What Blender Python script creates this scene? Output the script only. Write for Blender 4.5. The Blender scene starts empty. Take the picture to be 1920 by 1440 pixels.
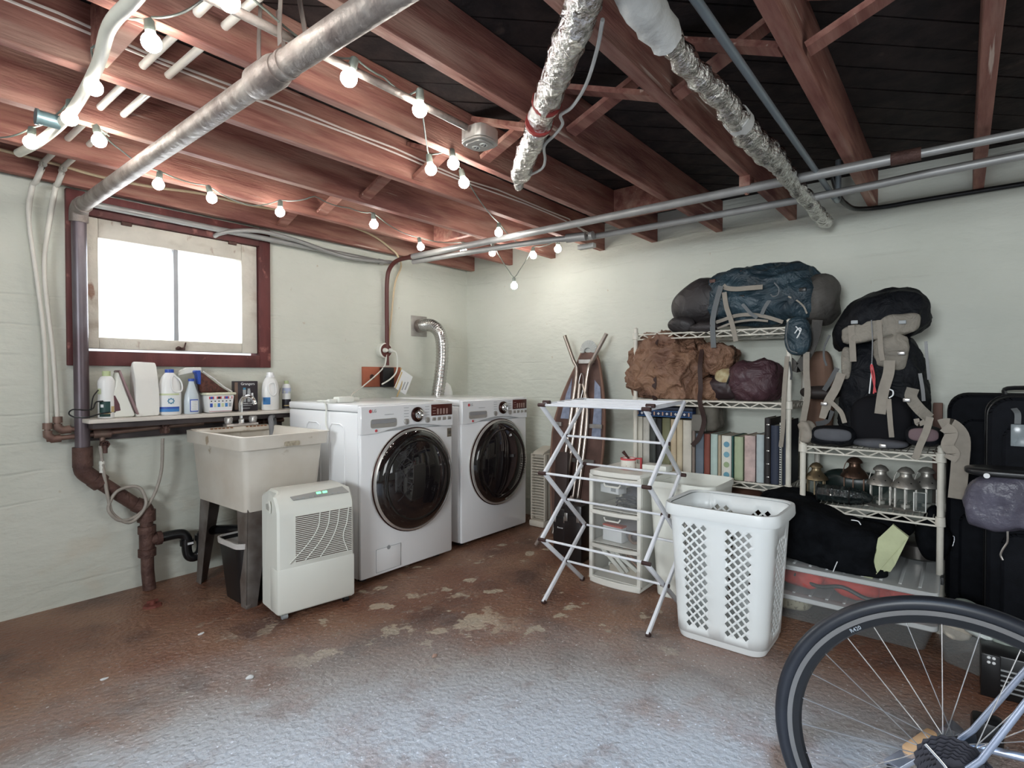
import bpy, bmesh, math, random
from math import sin, cos, pi, radians, sqrt
from mathutils import Vector, Matrix, noise, geometry
random.seed(7)
S = bpy.context.scene
COL = S.collection
V = Vector
# ------------------------------------------------------------------ camera
FPX = 1045.0; YAW = radians(38.9); PIT = radians(.85)
FW = V((cos(YAW)*cos(PIT), sin(YAW)*cos(PIT), -sin(PIT)))
RT = V((sin(YAW), -cos(YAW), 0)); UP = RT.cross(FW)
CP = V((-3.702, -3.514, 1.16))
cd = bpy.data.cameras.new('camera'); cam = bpy.data.objects.new('camera', cd); COL.objects.link(cam)
cd.sensor_width = 36; cd.lens = FPX*36/1920; cd.clip_start = .02
cam.matrix_world = Matrix(((RT.x, UP.x, -FW.x, CP.x), (RT.y, UP.y, -FW.y, CP.y), (RT.z, UP.z, -FW.z, CP.z), (0, 0, 0, 1)))
S.camera = cam
# ------------------------------------------------------------------ light
S.view_settings.view_transform = 'Standard'; S.view_settings.look = 'None'
S.view_settings.gamma = 1; S.view_settings.use_curve_mapping = False
S.view_settings.exposure = EXPOSURE = 0.09
W = bpy.data.worlds.new('sky'); S.world = W; W.use_nodes = True
bg = W.node_tree.nodes['Background']; bg.inputs[1].default_value = 1.0
_n = W.node_tree.nodes; _l = W.node_tree.links; _t = _n.new('ShaderNodeTexCoord'); _s = _n.new('ShaderNodeSeparateXYZ'); _m = _n.new('ShaderNodeMapRange'); _x = _n.new('ShaderNodeMix'); _x.data_type = 'RGBA'
_l.new(_t.outputs['Generated'], _s.inputs[0]); _l.new(_s.outputs[2], _m.inputs[0]); _m.inputs[1].default_value = -.06; _m.inputs[2].default_value = .02
_x.inputs[6].default_value = (.10, .10, .09, 1); _x.inputs[7].default_value = (1.25, 1.35, 1.45, 1); _l.new(_m.outputs[0], _x.inputs[0]); _l.new(_x.outputs[2], bg.inputs[0])   # overcast sky above, dull ground below
def area(name, loc, tgt, sx, sy, power, col, spread=120):
    l = bpy.data.lights.new(name, 'AREA'); l.shape = 'RECTANGLE'; l.size = sx; l.size_y = sy; l.energy = power; l.color = col; l.spread = radians(spread)
    o = bpy.data.objects.new(name, l); COL.objects.link(o); o.location = loc
    o.rotation_euler = (V(tgt)-V(loc)).to_track_quat('-Z', 'Y').to_euler(); return o
area('assumed_left_daylight', (-6.34, -3.35, 1.72), (0, -2.6, .75), 1.2, .65, 62, (.90, .96, 1))  # assumed daylight from an unseen left opening, lights the right wall and washer side
area('assumed_front_daylight', (-2.0, -6.32, 1.35), (-1.9, 0, .75), 1.5, 1.3, 9, (.97, 1, .97))  # assumed daylight from an unseen front opening, added to light the appliance fronts
area('daylight_window', (-2.42, .16, 1.62), (-2.42, -3, .9), .74, .5, 16, (.9, .96, 1))
sl = bpy.data.lights.new('assumed_cool_spot', 'SPOT'); sl.energy = 300; sl.color = (.50, .71, 1); sl.spot_size = radians(99); sl.spot_blend = .22; sl.shadow_soft_size = .10  # assumed spot above the camera, no fixture seen; casts the cool floor pool
so = bpy.data.objects.new('assumed_cool_spot', sl); COL.objects.link(so); so.location = (-3.75, -3.6, 2.05)
# ------------------------------------------------------------------ pixel -> point on a real plane
def ray(u, v): return FW + RT*((u-960)/FPX) - UP*((v-720)/FPX)
def fl(u, v, z=0.): r = ray(u, v); return CP + r*((z-CP.z)/r.z)
def wx(u, v, x=0.): r = ray(u, v); return CP + r*((x-CP.x)/r.x)
def wy(u, v, y=0.): r = ray(u, v); return CP + r*((y-CP.y)/r.y)
# ------------------------------------------------------------------ materials
def M(name, col, rough=.5, metal=0., var=.15, scale=6., bump=0., bscale=40., col2=None, st=(1, 1, 1), coat=0., trans=0., emi=0., lo=.35, hi=.65, detail=4., alpha=1., ior=1.45, spec=.5, bst=None, bd=.01, bdist=0.):
    m = bpy.data.materials.new(name); m.use_nodes = True; nt = m.node_tree; N = nt.nodes; L = nt.links
    b = N['Principled BSDF']; b.inputs['Roughness'].default_value = rough; b.inputs['Metallic'].default_value = metal
    b.inputs['Coat Weight'].default_value = coat; b.inputs['Transmission Weight'].default_value = trans; b.inputs['Alpha'].default_value = alpha
    b.inputs['IOR'].default_value = ior; b.inputs['Specular IOR Level'].default_value = spec
    if emi: b.inputs['Emission Color'].default_value = (*col, 1); b.inputs['Emission Strength'].default_value = emi
    tc = N.new('ShaderNodeTexCoord'); mp = N.new('ShaderNodeMapping'); mp.inputs['Scale'].default_value = st
    L.new(tc.outputs['Object'], mp.inputs[0])
    if col2 is None: col2 = tuple(c*(1-var) for c in col)
    nz = N.new('ShaderNodeTexNoise'); nz.inputs['Scale'].default_value = scale; nz.inputs['Detail'].default_value = detail; L.new(mp.outputs[0], nz.inputs[0])
    mr = N.new('ShaderNodeMapRange'); mr.inputs[1].default_value = lo; mr.inputs[2].default_value = hi; L.new(nz.outputs[0], mr.inputs[0])
    mx = N.new('ShaderNodeMix'); mx.data_type = 'RGBA'; mx.inputs[6].default_value = (*col, 1); mx.inputs[7].default_value = (*col2, 1)
    L.new(mr.outputs[0], mx.inputs[0]); L.new(mx.outputs[2], b.inputs['Base Color'])
    if bump:
        n2 = N.new('ShaderNodeTexNoise'); n2.inputs['Scale'].default_value = bscale; n2.inputs['Detail'].default_value = 5
        if bst: mq = N.new('ShaderNodeMapping'); mq.inputs['Scale'].default_value = bst; L.new(tc.outputs['Object'], mq.inputs[0]); L.new(mq.outputs[0], n2.inputs[0])
        else: L.new(mp.outputs[0], n2.inputs[0])
        bp = N.new('ShaderNodeBump'); bp.inputs['Strength'].default_value = bump; bp.inputs['Distance'].default_value = bd; n2.inputs['Distortion'].default_value = bdist
        L.new(n2.outputs[0], bp.inputs['Height']); L.new(bp.outputs[0], b.inputs['Normal'])
    return m
def layer(m, col, scale, lo, hi, st=(1, 1, 1), detail=6., rough=None, off=(0, 0, 0), box=None, distort=0., nrough=.5):
    """mix another colour over a material where a noise passes a threshold (stains, peeling, painted light)"""
    nt = m.node_tree; N = nt.nodes; L = nt.links; b = N['Principled BSDF']
    tc = N.new('ShaderNodeTexCoord'); mp = N.new('ShaderNodeMapping'); mp.inputs['Scale'].default_value = st; mp.inputs['Location'].default_value = off
    L.new(tc.outputs['Object'], mp.inputs[0])
    nz = N.new('ShaderNodeTexNoise'); nz.inputs['Scale'].default_value = scale; nz.inputs['Detail'].default_value = detail; nz.inputs['Distortion'].default_value = distort; nz.inputs['Roughness'].default_value = nrough; L.new(mp.outputs[0], nz.inputs[0])
    mr = N.new('ShaderNodeMapRange'); mr.inputs[1].default_value = lo; mr.inputs[2].default_value = hi; L.new(nz.outputs[0], mr.inputs[0])
    fac = mr.outputs[0]
    if box:   # limit to a soft sphere (centre, radius, feather)
        c, r, fe = box
        vm = N.new('ShaderNodeVectorMath'); vm.operation = 'DISTANCE'; vm.inputs[1].default_value = c; L.new(tc.outputs['Object'], vm.inputs[0])
        m2 = N.new('ShaderNodeMapRange'); m2.inputs[1].default_value = r+fe; m2.inputs[2].default_value = r; L.new(vm.outputs['Value'], m2.inputs[0])
        mu = N.new('ShaderNodeMath'); mu.operation = 'MULTIPLY'; L.new(fac, mu.inputs[0]); L.new(m2.outputs[0], mu.inputs[1]); fac = mu.outputs[0]
    old = b.inputs['Base Color'].links[0].from_socket
    mx = N.new('ShaderNodeMix'); mx.data_type = 'RGBA'; L.new(fac, mx.inputs[0]); L.new(old, mx.inputs[6]); mx.inputs[7].default_value = (*col, 1); L.new(mx.outputs[2], b.inputs['Base Color'])
    return m
# ------------------------------------------------------------------ objects
def tag(o, label=None, cat=None, group=None, kind=None):
    if label: o['label'] = label
    if cat: o['category'] = cat
    if group: o['group'] = group
    if kind: o['kind'] = kind
    return o
def thing(name, label, cat, loc=(0, 0, 0), rz=0, group=None):
    o = bpy.data.objects.new(name, None); COL.objects.link(o); o.location = loc; o.rotation_euler = (0, 0, rz); o.empty_display_size = .05
    o['_w'] = 0; del o['_w']
    return tag(o, label, cat, group)
def frame(o): return Matrix.Translation(o.location) @ o.rotation_euler.to_matrix().to_4x4()
def rot_to(d, up=V((0, 0, 1))):
    return V(d).to_track_quat('Z', 'Y').to_matrix().to_4x4()
def smooth(pts, n=6, closed=False):
    P = [V(p) for p in pts]; out = []; k = len(P)
    if k < 3: return P
    for i in range(k if closed else k-1):
        a = P[(i-1) % k] if closed or i > 0 else P[0]*2-P[1]
        b, c = P[i], P[(i+1) % k]
        d = P[(i+2) % k] if closed or i < k-2 else P[-1]*2-P[-2]
        for j in range(n):
            t = j/n; out.append(.5*((2*b)+(c-a)*t+(2*a-5*b+4*c-d)*t*t+(3*b-a-3*c+d)*t**3))
    if not closed: out.append(P[-1])
    return out
class MB:
    def __init__(s): s.bm = bmesh.new()
    def add(s, b2, mat=None):
        if mat is not None: b2.transform(mat)
        me = bpy.data.meshes.new('t'); b2.to_mesh(me); b2.free(); s.bm.from_mesh(me); bpy.data.meshes.remove(me); return s
    def box(s, size, loc=(0, 0, 0), bev=0., rot=None, seg=2, taper=None):
        b = bmesh.new(); bmesh.ops.create_cube(b, size=1)
        for v in b.verts:
            k = taper if (taper is not None and v.co.z < 0) else 1
            k = (k, k) if not isinstance(k, tuple) else k
            v.co = V((v.co.x*size[0]*k[0], v.co.y*size[1]*k[1], v.co.z*size[2]))
        if bev: bmesh.ops.bevel(b, geom=list(b.edges), offset=min(bev, min(size)*.49), segments=seg, profile=.5, affect='EDGES')
        m = Matrix.Translation(loc)
        if rot is not None: m = m @ (rot if isinstance(rot, Matrix) else Matrix.Rotation(rot, 4, 'Z'))
        return s.add(b, m)
    def b2(s, lo, hi, bev=0., seg=2):
        lo = V(lo); hi = V(hi); return s.box(hi-lo, (lo+hi)/2, bev, seg=seg)
    def beam(s, p0, p1, w, h, bev=0., side=None):
        """rectangular bar between two points; h is measured nearest to vertical"""
        p0 = V(p0); p1 = V(p1); d = (p1-p0); L = d.length; d.normalize()
        a = V(side) if side else d.cross(V((0, 0, 1)))
        if a.length < 1e-4: a = V((1, 0, 0))
        a = (a - d*a.dot(d)).normalized(); c = a.cross(d)
        m = Matrix(((a.x, c.x, d.x, (p0.x+p1.x)/2), (a.y, c.y, d.y, (p0.y+p1.y)/2), (a.z, c.z, d.z, (p0.z+p1.z)/2), (0, 0, 0, 1)))
        b = bmesh.new(); bmesh.ops.create_cube(b, size=1)
        for v in b.verts: v.co = V((v.co.x*w, v.co.y*h, v.co.z*L))
        if bev: bmesh.ops.bevel(b, geom=list(b.edges), offset=bev, segments=2, profile=.5, affect='EDGES')
        if m.determinant() < 0: bmesh.ops.reverse_faces(b, faces=b.faces[:])
        return s.add(b, m)
    def tube(s, pts, r, seg=10, closed=False, caps=True, sm=0, flat=None):
        P = smooth(pts, sm, closed) if sm else [V(p) for p in pts]
        n = len(P); R = (lambda i: r) if not callable(r) and not isinstance(r, (list, tuple)) else ((lambda i: r(i/(n-1))) if callable(r) else (lambda i: r[min(i, len(r)-1)]))
        rings = []; up = None; bm = s.bm
        for i, p in enumerate(P):
            if closed: t = P[(i+1) % n]-P[i-1]
            else: t = P[min(i+1, n-1)]-P[max(i-1, 0)]
            t = t.normalized() if t.length > 1e-9 else V((0, 0, 1))
            if up is None:
                up = V((0, 0, 1)) if abs(t.z) < .9 else V((1, 0, 0))
            up = (up - t*up.dot(t)); up = up.normalized() if up.length > 1e-6 else V((0, 1, 0)); sd = t.cross(up)
            q = R(i)
            rings.append([bm.verts.new(p + (up*cos(2*pi*j/seg)*(flat or 1) + sd*sin(2*pi*j/seg))*q) for j in range(seg)])
        m = n if closed else n-1
        for i in range(m):
            a, b = rings[i], rings[(i+1) % n]
            for j in range(seg): bm.faces.new((a[j], b[j], b[(j+1) % seg], a[(j+1) % seg]))
        if caps and not closed: bm.faces.new(rings[0]); bm.faces.new(rings[-1][::-1])
        return s
    def cyl(s, p0, p1, r, r1=None, seg=16): return s.tube([p0, p1], [r, r if r1 is None else r1], seg)
    def lathe(s, prof, loc=(0, 0, 0), seg=24, mat=None, sx=1., sy=1.):
        b = bmesh.new(); rings = []
        for r, z in prof:
            if r < 1e-6: rings.append([b.verts.new((0, 0, z))])
            else: rings.append([b.verts.new((r*sx*cos(2*pi*j/seg), r*sy*sin(2*pi*j/seg), z)) for j in range(seg)])
        for a, c in zip(rings, rings[1:]):
            for j in range(seg):
                k = (j+1) % seg
                if len(a) == 1 and len(c) == 1: continue
                if len(a) == 1: b.faces.new((a[0], c[k], c[j]))
                elif len(c) == 1: b.faces.new((a[j], a[k], c[0]))
                else: b.faces.new((a[j], a[k], c[k], c[j]))
        m = Matrix.Translation(loc)
        if mat is not None: m = m @ mat
        return s.add(b, m)
    def prism(s, out, t, mat=None, bev=0.):
        """2D outline (xy) extruded by t along z"""
        b = bmesh.new(); vs = [b.verts.new((x, y, 0)) for x, y in out]; f = b.faces.new(vs)
        r = bmesh.ops.extrude_face_region(b, geom=[f])
        for v in r['geom']:
            if isinstance(v, bmesh.types.BMVert): v.co.z += t
        bmesh.ops.recalc_face_normals(b, faces=b.faces[:])
        if bev: bmesh.ops.bevel(b, geom=list(b.edges), offset=bev, segments=1, affect='EDGES')
        return s.add(b, mat if mat is not None else Matrix())
    def sphere(s, c, r, seg=16, sc=(1, 1, 1)):
        b = bmesh.new(); bmesh.ops.create_uvsphere(b, u_segments=seg, v_segments=max(6, seg//2), radius=r)
        return s.add(b, Matrix.Translation(c) @ Matrix.Diagonal((*sc, 1)))
    def blob(s, c, size, pw=2.6, amp=.03, freq=4., seed=0, rot=None, seg=48, fold=0., ff=7., fdir=(1, 1, 1), fn=None, flatb=None):
        b = bmesh.new(); bmesh.ops.create_uvsphere(b, u_segments=seg, v_segments=seg//2, radius=1)
        so = V((seed*7.3, seed*3.1, seed*1.7)); fd = V(fdir)
        for v in b.verts:
            p = v.co.copy(); q = (abs(p.x)**pw+abs(p.y)**pw+abs(p.z)**pw)**(1/pw); p = p/q
            w = V((p.x*size[0]/2, p.y*size[1]/2, p.z*size[2]/2)); nrm = v.co.normalized()
            d = noise.noise(w*freq+so)*amp
            if fold:
                w2 = V((w.x*fd.x, w.y*fd.y, w.z*fd.z)); k = noise.noise_vector(w*ff*.45+so)*.07
                rdg = 1-abs(noise.noise((w2+k)*ff+so*2))*2.6; d += fold*max(rdg, -.4)
                d += fold*.35*(1-abs(noise.noise((w2-k)*ff*2.3+so))*2.6)
            w = w + nrm*d
            if fn: w = fn(w)
            if flatb is not None: w.z = max(w.z, flatb)
            v.co = w
        m = Matrix.Translation(c)
        if rot is not None: m = m @ rot
        return s.add(b, m)
    def ribbon(s, pts, w, t=.002, side=(0, 0, 1), sm=5):
        P = smooth(pts, sm) if sm else [V(p) for p in pts]; n = len(P); bm = s.bm; R = []
        for i, p in enumerate(P):
            T = (P[min(i+1, n-1)]-P[max(i-1, 0)]).normalized(); a = V(side); a = (a-T*a.dot(T))
            a = a.normalized() if a.length > 1e-5 else V((1, 0, 0)); c = T.cross(a)
            R.append([bm.verts.new(p+a*w/2*x+c*t/2*y) for x, y in ((-1, -1), (1, -1), (1, 1), (-1, 1))])
        for a, b in zip(R, R[1:]):
            for j in range(4): bm.faces.new((a[j], b[j], b[(j+1) % 4], a[(j+1) % 4]))
        bm.faces.new(R[0]); bm.faces.new(R[-1][::-1]); return s
    def build(s, name, mat, parent=None, label=None, world=False, ang=38, kind=None):
        bm = s.bm
        if world and parent is not None:
            m = Matrix(); p = parent; ch = []
            while p is not None: ch.append(p); p = p.parent
            for p in reversed(ch): m = m @ frame(p)
            bm.transform(m.inverted())
        me = bpy.data.meshes.new(name); bmesh.ops.recalc_face_normals(bm, faces=bm.faces[:]); bm.to_mesh(me); bm.free()
        if isinstance(mat, (list, tuple)):
            for q in mat: me.materials.append(q)
        else: me.materials.append(mat)
        me.shade_smooth(); me.set_sharp_from_angle(angle=radians(ang))
        o = bpy.data.objects.new(name, me); COL.objects.link(o)
        if parent is not None: o.parent = parent
        return tag(o, label, kind=kind)
def text(name, s, size, mat, parent, m, ext=.0004, align='CENTER', label=None):
    cu = bpy.data.curves.new('t', 'FONT'); cu.body = s; cu.size = size; cu.extrude = ext; cu.align_x = align; cu.align_y = 'CENTER'; cu.resolution_u = 2
    o = bpy.data.objects.new('t', cu); COL.objects.link(o); bpy.context.view_layer.update()
    me = bpy.data.meshes.new_from_object(o); bpy.data.objects.remove(o); me.transform(m); me.materials.clear(); me.materials.append(mat)
    q = bpy.data.objects.new(name, me); COL.objects.link(q); q.parent = parent; return tag(q, label)
def face_m(o, right, up):
    """matrix whose local x,y are right, up and z the outward normal"""
    r = V(right).normalized(); u = V(up).normalized(); n = r.cross(u)
    return Matrix(((r.x, u.x, n.x, o[0]), (r.y, u.y, n.y, o[1]), (r.z, u.z, n.z, o[2]), (0, 0, 0, 1)))
def rrect(w, h, r, n=4):
    o = []
    for cx, cy, a in ((w/2-r, h/2-r, 0), (-w/2+r, h/2-r, 90), (-w/2+r, -h/2+r, 180), (w/2-r, -h/2+r, 270)):
        for k in range(n+1): t = radians(a+90*k/n); o.append((cx+r*cos(t), cy+r*sin(t)))
    return o
def shell_box(mb, w, d, h, r, taper, t, z0=0., rimw=.0, rimh=.0, n=4):
    """open-topped tapered tub: outer skin, inner skin, rim"""
    def ring(k, z, off=0): return [mb.bm.verts.new((x*k+(math.copysign(off, x)), y*k+(math.copysign(off, y)), z)) for x, y in rrect(w, d, r, n)]
    R = [ring(taper, z0), ring(1, z0+h-rimh)]
    if rimw: R += [ring(1, z0+h-rimh, rimw), ring(1, z0+h, rimw)]
    else: R += [ring(1, z0+h)]
    R += [ring(1, z0+h, -t), ring(taper, z0+t, -t)]
    for a, b in zip(R, R[1:]):
        k = len(a)
        for j in range(k): mb.bm.faces.new((a[j], a[(j+1) % k], b[(j+1) % k], b[j]))
    mb.bm.faces.new(R[0][::-1]); mb.bm.faces.new(R[-1])
    return mb
def copy_tree(o, parent=None):
    c = o.copy(); COL.objects.link(c)
    if parent is not None: c.parent = parent
    for ch in list(o.children): copy_tree(ch, c)
    return c
# ------------------------------------------------------------------ palette
wood = M('reddish_joist_wood', (.36, .170, .130), .75, var=.45, scale=5, st=(.7, 6, 6), bump=.35, bscale=22, col2=(.21, .078, .060))
layer(wood, (.46, .29, .225), 3, .50, .75, st=(.5, 4, 4), off=(3, 1, 0))
layer(wood, (.16, .055, .05), 2.2, .56, .72, st=(.6, 3, 2), off=(7, 3, 2))
layer(wood, (.60, .46, .38), 7, .66, .72, st=(.25, 5, 5), off=(1, 3, 2), detail=8)
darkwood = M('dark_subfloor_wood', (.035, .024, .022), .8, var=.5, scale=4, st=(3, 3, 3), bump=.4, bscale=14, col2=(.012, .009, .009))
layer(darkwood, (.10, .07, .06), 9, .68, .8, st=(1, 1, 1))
redtrim = M('dark_red_painted_wood', (.135, .036, .035), .55, var=.4, scale=7, bump=.3, bscale=18, st=(2, 2, .6)); layer(redtrim, (.30, .12, .10), 14, .62, .72)
wallm = M('cream_painted_concrete', (.635, .65, .58), .8, var=.07, scale=1.6, bump=.6, bscale=13, bst=(.8, .8, 1.8), col2=(.575, .595, .525), detail=6)
def wall_extra(m):
    nt = m.node_tree; N = nt.nodes; L = nt.links; b = N['Principled BSDF']
    tc = N.new('ShaderNodeTexCoord'); sp = N.new('ShaderNodeSeparateXYZ'); L.new(tc.outputs['Object'], sp.inputs[0])
    nz = N.new('ShaderNodeTexNoise'); nz.inputs['Scale'].default_value = 2.2; nz.inputs['Detail'].default_value = 5; L.new(tc.outputs['Object'], nz.inputs[0])
    # board-form lines every 15 cm, wobbling
    a = N.new('ShaderNodeMath'); a.operation = 'MULTIPLY_ADD'; L.new(nz.outputs[0], a.inputs[0]); a.inputs[1].default_value = .07; L.new(sp.outputs[2], a.inputs[2])
    d = N.new('ShaderNodeMath'); d.operation = 'PINGPONG'; L.new(a.outputs[0], d.inputs[0]); d.inputs[1].default_value = .072
    e = N.new('ShaderNodeMapRange'); L.new(d.outputs[0], e.inputs[0]); e.inputs[1].default_value = 0; e.inputs[2].default_value = .009; e.inputs[3].default_value = -.40; e.inputs[4].default_value = 0
    n3 = N.new('ShaderNodeTexNoise'); n3.inputs['Scale'].default_value = 1.7; L.new(tc.outputs['Object'], n3.inputs[0])
    m3 = N.new('ShaderNodeMapRange'); L.new(n3.outputs[0], m3.inputs[0]); m3.inputs[1].default_value = .48; m3.inputs[2].default_value = .68
    mu = N.new('ShaderNodeMath'); mu.operation = 'MULTIPLY'; L.new(e.outputs[0], mu.inputs[0]); L.new(m3.outputs[0], mu.inputs[1])
    bp = [n for n in N if n.type == 'BUMP'][0]; old = bp.inputs['Height'].links[0].from_socket
    ad = N.new('ShaderNodeMath'); ad.operation = 'ADD'; L.new(old, ad.inputs[0]); L.new(mu.outputs[0], ad.inputs[1]); L.new(ad.outputs[0], bp.inputs['Height'])
    bp.inputs['Distance'].default_value = .012; bp.inputs['Strength'].default_value = .7
wall_extra(wallm)
layer(wallm, (.50, .44, .34), 30, .70, .76, st=(1, 1, .6), box=((0, 0, .2), 2.2, 2.0))
layer(wallm, (.58, .53, .43), 2.6, .56, .78, st=(1, 1, 1.6), box=((-2.4, 0, .35), .5, .5))
floorm = M('stained_concrete_floor', (.215, .098, .060), .34, var=.5, scale=2.4, bump=1.0, bscale=48, col2=(.28, .155, .10), detail=8, lo=.4, hi=.62)
layer(floorm, (.115, .058, .042), 3.3, .50, .68, detail=8, off=(5, 2, 0))
layer(floorm, (.33, .25, .19), 9, .60, .68, detail=8, off=(1.3, .7, 0), box=((-1.7, -1.7, 0), 1.1, 1.0), nrough=.65)
layer(floorm, (.52, .42, .31), 3.4, .570, .585, detail=8, off=(2.7, 3.1, 0), box=((-2.05, -1.55, 0), .36, .20), nrough=.62)
layer(floorm, (.48, .40, .30), 6, .625, .64, detail=7, off=(.7, 9.1, 0), box=((-1.45, -1.55, 0), .75, .6))
layer(floorm, (.60, .58, .54), 5, .62, .645, detail=9, off=(4.7, 2.1, 0), box=((-1.75, -1.95, 0), .22, .30), nrough=.7)
layer(floorm, (.40, .39, .385), 2.0, .28, .50, detail=9, off=(0, 4, 0), box=((-3.5, -3.3, 0), 1.85, .55), nrough=.62)  # paler grey painted into the floor where the spot's pool of light falls
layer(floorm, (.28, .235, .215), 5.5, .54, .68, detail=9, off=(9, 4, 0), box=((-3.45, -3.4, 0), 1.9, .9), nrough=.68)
layer(floorm, (.70, .70, .72), 75, .62, .70, detail=3, off=(0, 4, 3), box=((-3.0, -2.9, 0), 1.5, 1.2), nrough=.6)  # pale flecks painted as sparkle glints inside the lit zone
galv = M('galvanized_pipe_metal', (.36, .325, .295), .55, .5, var=.35, scale=12, bump=.5, bscale=40, col2=(.19, .155, .14))
greypipe = M('grey_painted_pipe', (.40, .40, .39), .42, .35, var=.15, scale=12)
rust = M('rusty_brown_iron', (.070, .034, .029), .6, .3, var=.4, scale=14, bump=.6, bscale=60, col2=(.135, .075, .06))
white = M('white_enamel', (.82, .83, .84), .22, var=.03, scale=2, coat=.4)
offwhite = M('off_white_plastic', (.74, .75, .69), .32, var=.05, scale=3)
yellowed = M('yellowed_white_wire', (.66, .63, .55), .4, var=.15, scale=12)
cream = M('cream_plastic_sheath', (.68, .66, .56), .5, var=.12, scale=9)
chrome = M('chrome_metal', (.80, .80, .80), .12, 1., var=.05)
steel = M('brushed_steel', (.48, .46, .44), .32, .9, var=.15, scale=30)
black = M('black_plastic', (.012, .012, .013), .35, var=.2)
blackcloth = M('black_fabric', (.007, .008, .010), .95, var=.5, scale=20, bump=.8, bscale=9, bd=.03, bdist=1., spec=.08)
# ------------------------------------------------------------------ room shell
def struct(name, mb, mat, parent=None, **k):
    return mb.build(name, mat, parent, kind=None if parent else 'structure', **k)
ZT = 2.30
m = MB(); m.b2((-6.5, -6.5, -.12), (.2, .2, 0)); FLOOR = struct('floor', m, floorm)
# window wall with opening x -2.91..-1.87, z 1.22..2.08
m = MB()
m.b2((-6.5, 0, 0), (-2.90, .2, ZT)); m.b2((-1.88, 0, 0), (0, .2, ZT)); m.b2((-2.90, 0, 0), (-1.88, .2, 1.23)); m.b2((-2.90, 0, 2.06), (-1.88, .2, ZT))
struct('wall_back', m, wallm)
m = MB(); m.b2((0, -6.5, 0), (.2, .2, ZT)); struct('wall_right', m, wallm)
m = MB(); m.b2((-6.3, -6.5, 0), (-6.2, -5.75, ZT)); m.b2((-6.3, -2.65, 0), (-6.2, 0, ZT)); m.b2((-6.3, -5.75, 2.1), (-6.2, -2.65, ZT)); struct('wall_left', m, wallm)  # unseen wall; its opening is assumed, cut for the left daylight
m = MB(); m.b2((-6.2, -6.3, 0), (-2.85, -6.2, ZT)); m.b2((-1.15, -6.3, 0), (0, -6.2, ZT)); m.b2((-2.85, -6.3, 2.05), (-1.15, -6.2, ZT)); m.b2((-2.85, -6.3, 0), (-1.15, -6.2, .65)); struct('wall_front', m, wallm)  # unseen wall; the opening above its sill is assumed, for the front daylight
# ceiling: deck slab, diagonal subfloor boards, joists, bridging
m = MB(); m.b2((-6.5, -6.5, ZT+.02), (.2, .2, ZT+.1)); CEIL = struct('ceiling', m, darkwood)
bw = .14
def clip(poly, ax, val, keep):
    out = []
    for i, p in enumerate(poly):
        q = poly[(i+1) % len(poly)]; a = (p[ax]-val)*keep; b = (q[ax]-val)*keep
        if a >= 0: out.append(p)
        if a*b < 0: t = a/(a-b); out.append((p[0]+(q[0]-p[0])*t, p[1]+(q[1]-p[1])*t))
    return out
k = -12.4
while k < 0:
    g = .006; a0, a1 = k+g, k+bw*1.414-g
    poly = [(-7, a0+7), (-7, a1+7), (a1+7, -7), (a0+7, -7)]
    for ax, val, kp in ((0, -6.2, 1), (0, 0, -1), (1, -6.2, 1), (1, 0, -1)): poly = clip(poly, ax, val, kp) if poly else poly
    if len(poly) >= 3:
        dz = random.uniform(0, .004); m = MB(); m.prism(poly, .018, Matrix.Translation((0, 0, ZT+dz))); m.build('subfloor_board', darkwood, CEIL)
    k += bw*1.414
JY = [-.075, -.515, -.955, -1.40, -1.82, -2.27, -2.71, -3.12, -3.57, -4.0, -4.44, -4.88, -5.3, -5.74]
for y in JY:
    m = MB(); m.b2((-6.2, y-.0225, 2.10), (-.001, y+.0225, ZT), .003, 1); m.build('joist', wood, CEIL)
for a, b in zip(JY[:10], JY[1:11]):
    for s in (0, 1):
        x = -1.87 + (.03 if s else -.03) + random.uniform(-.02, .02)
        p = V((x, a-.03, 2.125 if s else 2.275)); q = V((x, b+.03, 2.275 if s else 2.125))
        m = MB(); m.beam(p, q, .060, .019, side=(1, 0, 0)); m.build('bridging_brace', wood, CEIL)
for y0, y1, x in ((-1.82, -1.40, -3.15), (-2.27, -1.82, -.62), (-.96, -.52, -.9)):
    m = MB(); m.b2((x-.022, y0+.024, 2.12), (x+.022, y1-.024, ZT-.002), .003, 1); m.build('blocking', wood, CEIL)
# ------------------------------------------------------------------ window
m = MB()
YO = -.025
m.b2((-2.925, YO, 1.212), (-2.845, .10, 2.10), .004); m.b2((-1.94, YO, 1.212), (-1.868, .10, 2.10), .004)
m.b2((-2.845, YO, 1.212), (-1.94, .10, 1.288), .004); m.b2((-2.845, YO, 1.985), (-1.94, .10, 2.098), .004)
WIN = struct('window_1', m, redtrim)
WIN['kind'] = 'structure'
sash = M('peeling_white_window_paint', (.66, .63, .55), .6, var=.12, scale=9, bump=.5, bscale=30, st=(1, 1, 1)); layer(sash, (.30, .18, .13), 13, .64, .70, st=(1, 1, .5), detail=7); layer(sash, (.45, .40, .33), 5, .55, .7, st=(.6, 1, 2))
m = MB(); y0, y1 = .0, .045; gz0, gz1 = 1.362, 1.882; gx0, gx1 = -2.786, -2.042
m.b2((-2.842, y0, 1.302), (gx0, y1, 1.982), .004); m.b2((gx1, y0, 1.302), (-1.945, y1, 1.982), .004)
m.b2((gx0, y0, 1.302), (gx1, y1, gz0), .004); m.b2((gx0, y0, gz1), (gx1, y1, 1.982), .004)
SASH = m.build('sash', sash, WIN)
m = MB(); m.b2((-2.428, y0+.006, gz0), (-2.402, y1, gz1), .003); m.build('muntin', M('grey_muntin_paint', (.42, .44, .46), .5, var=.1), SASH)
glow = M('frosted_window_glass', (1, 1, 1), .6, var=0, trans=.0, emi=0)
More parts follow.
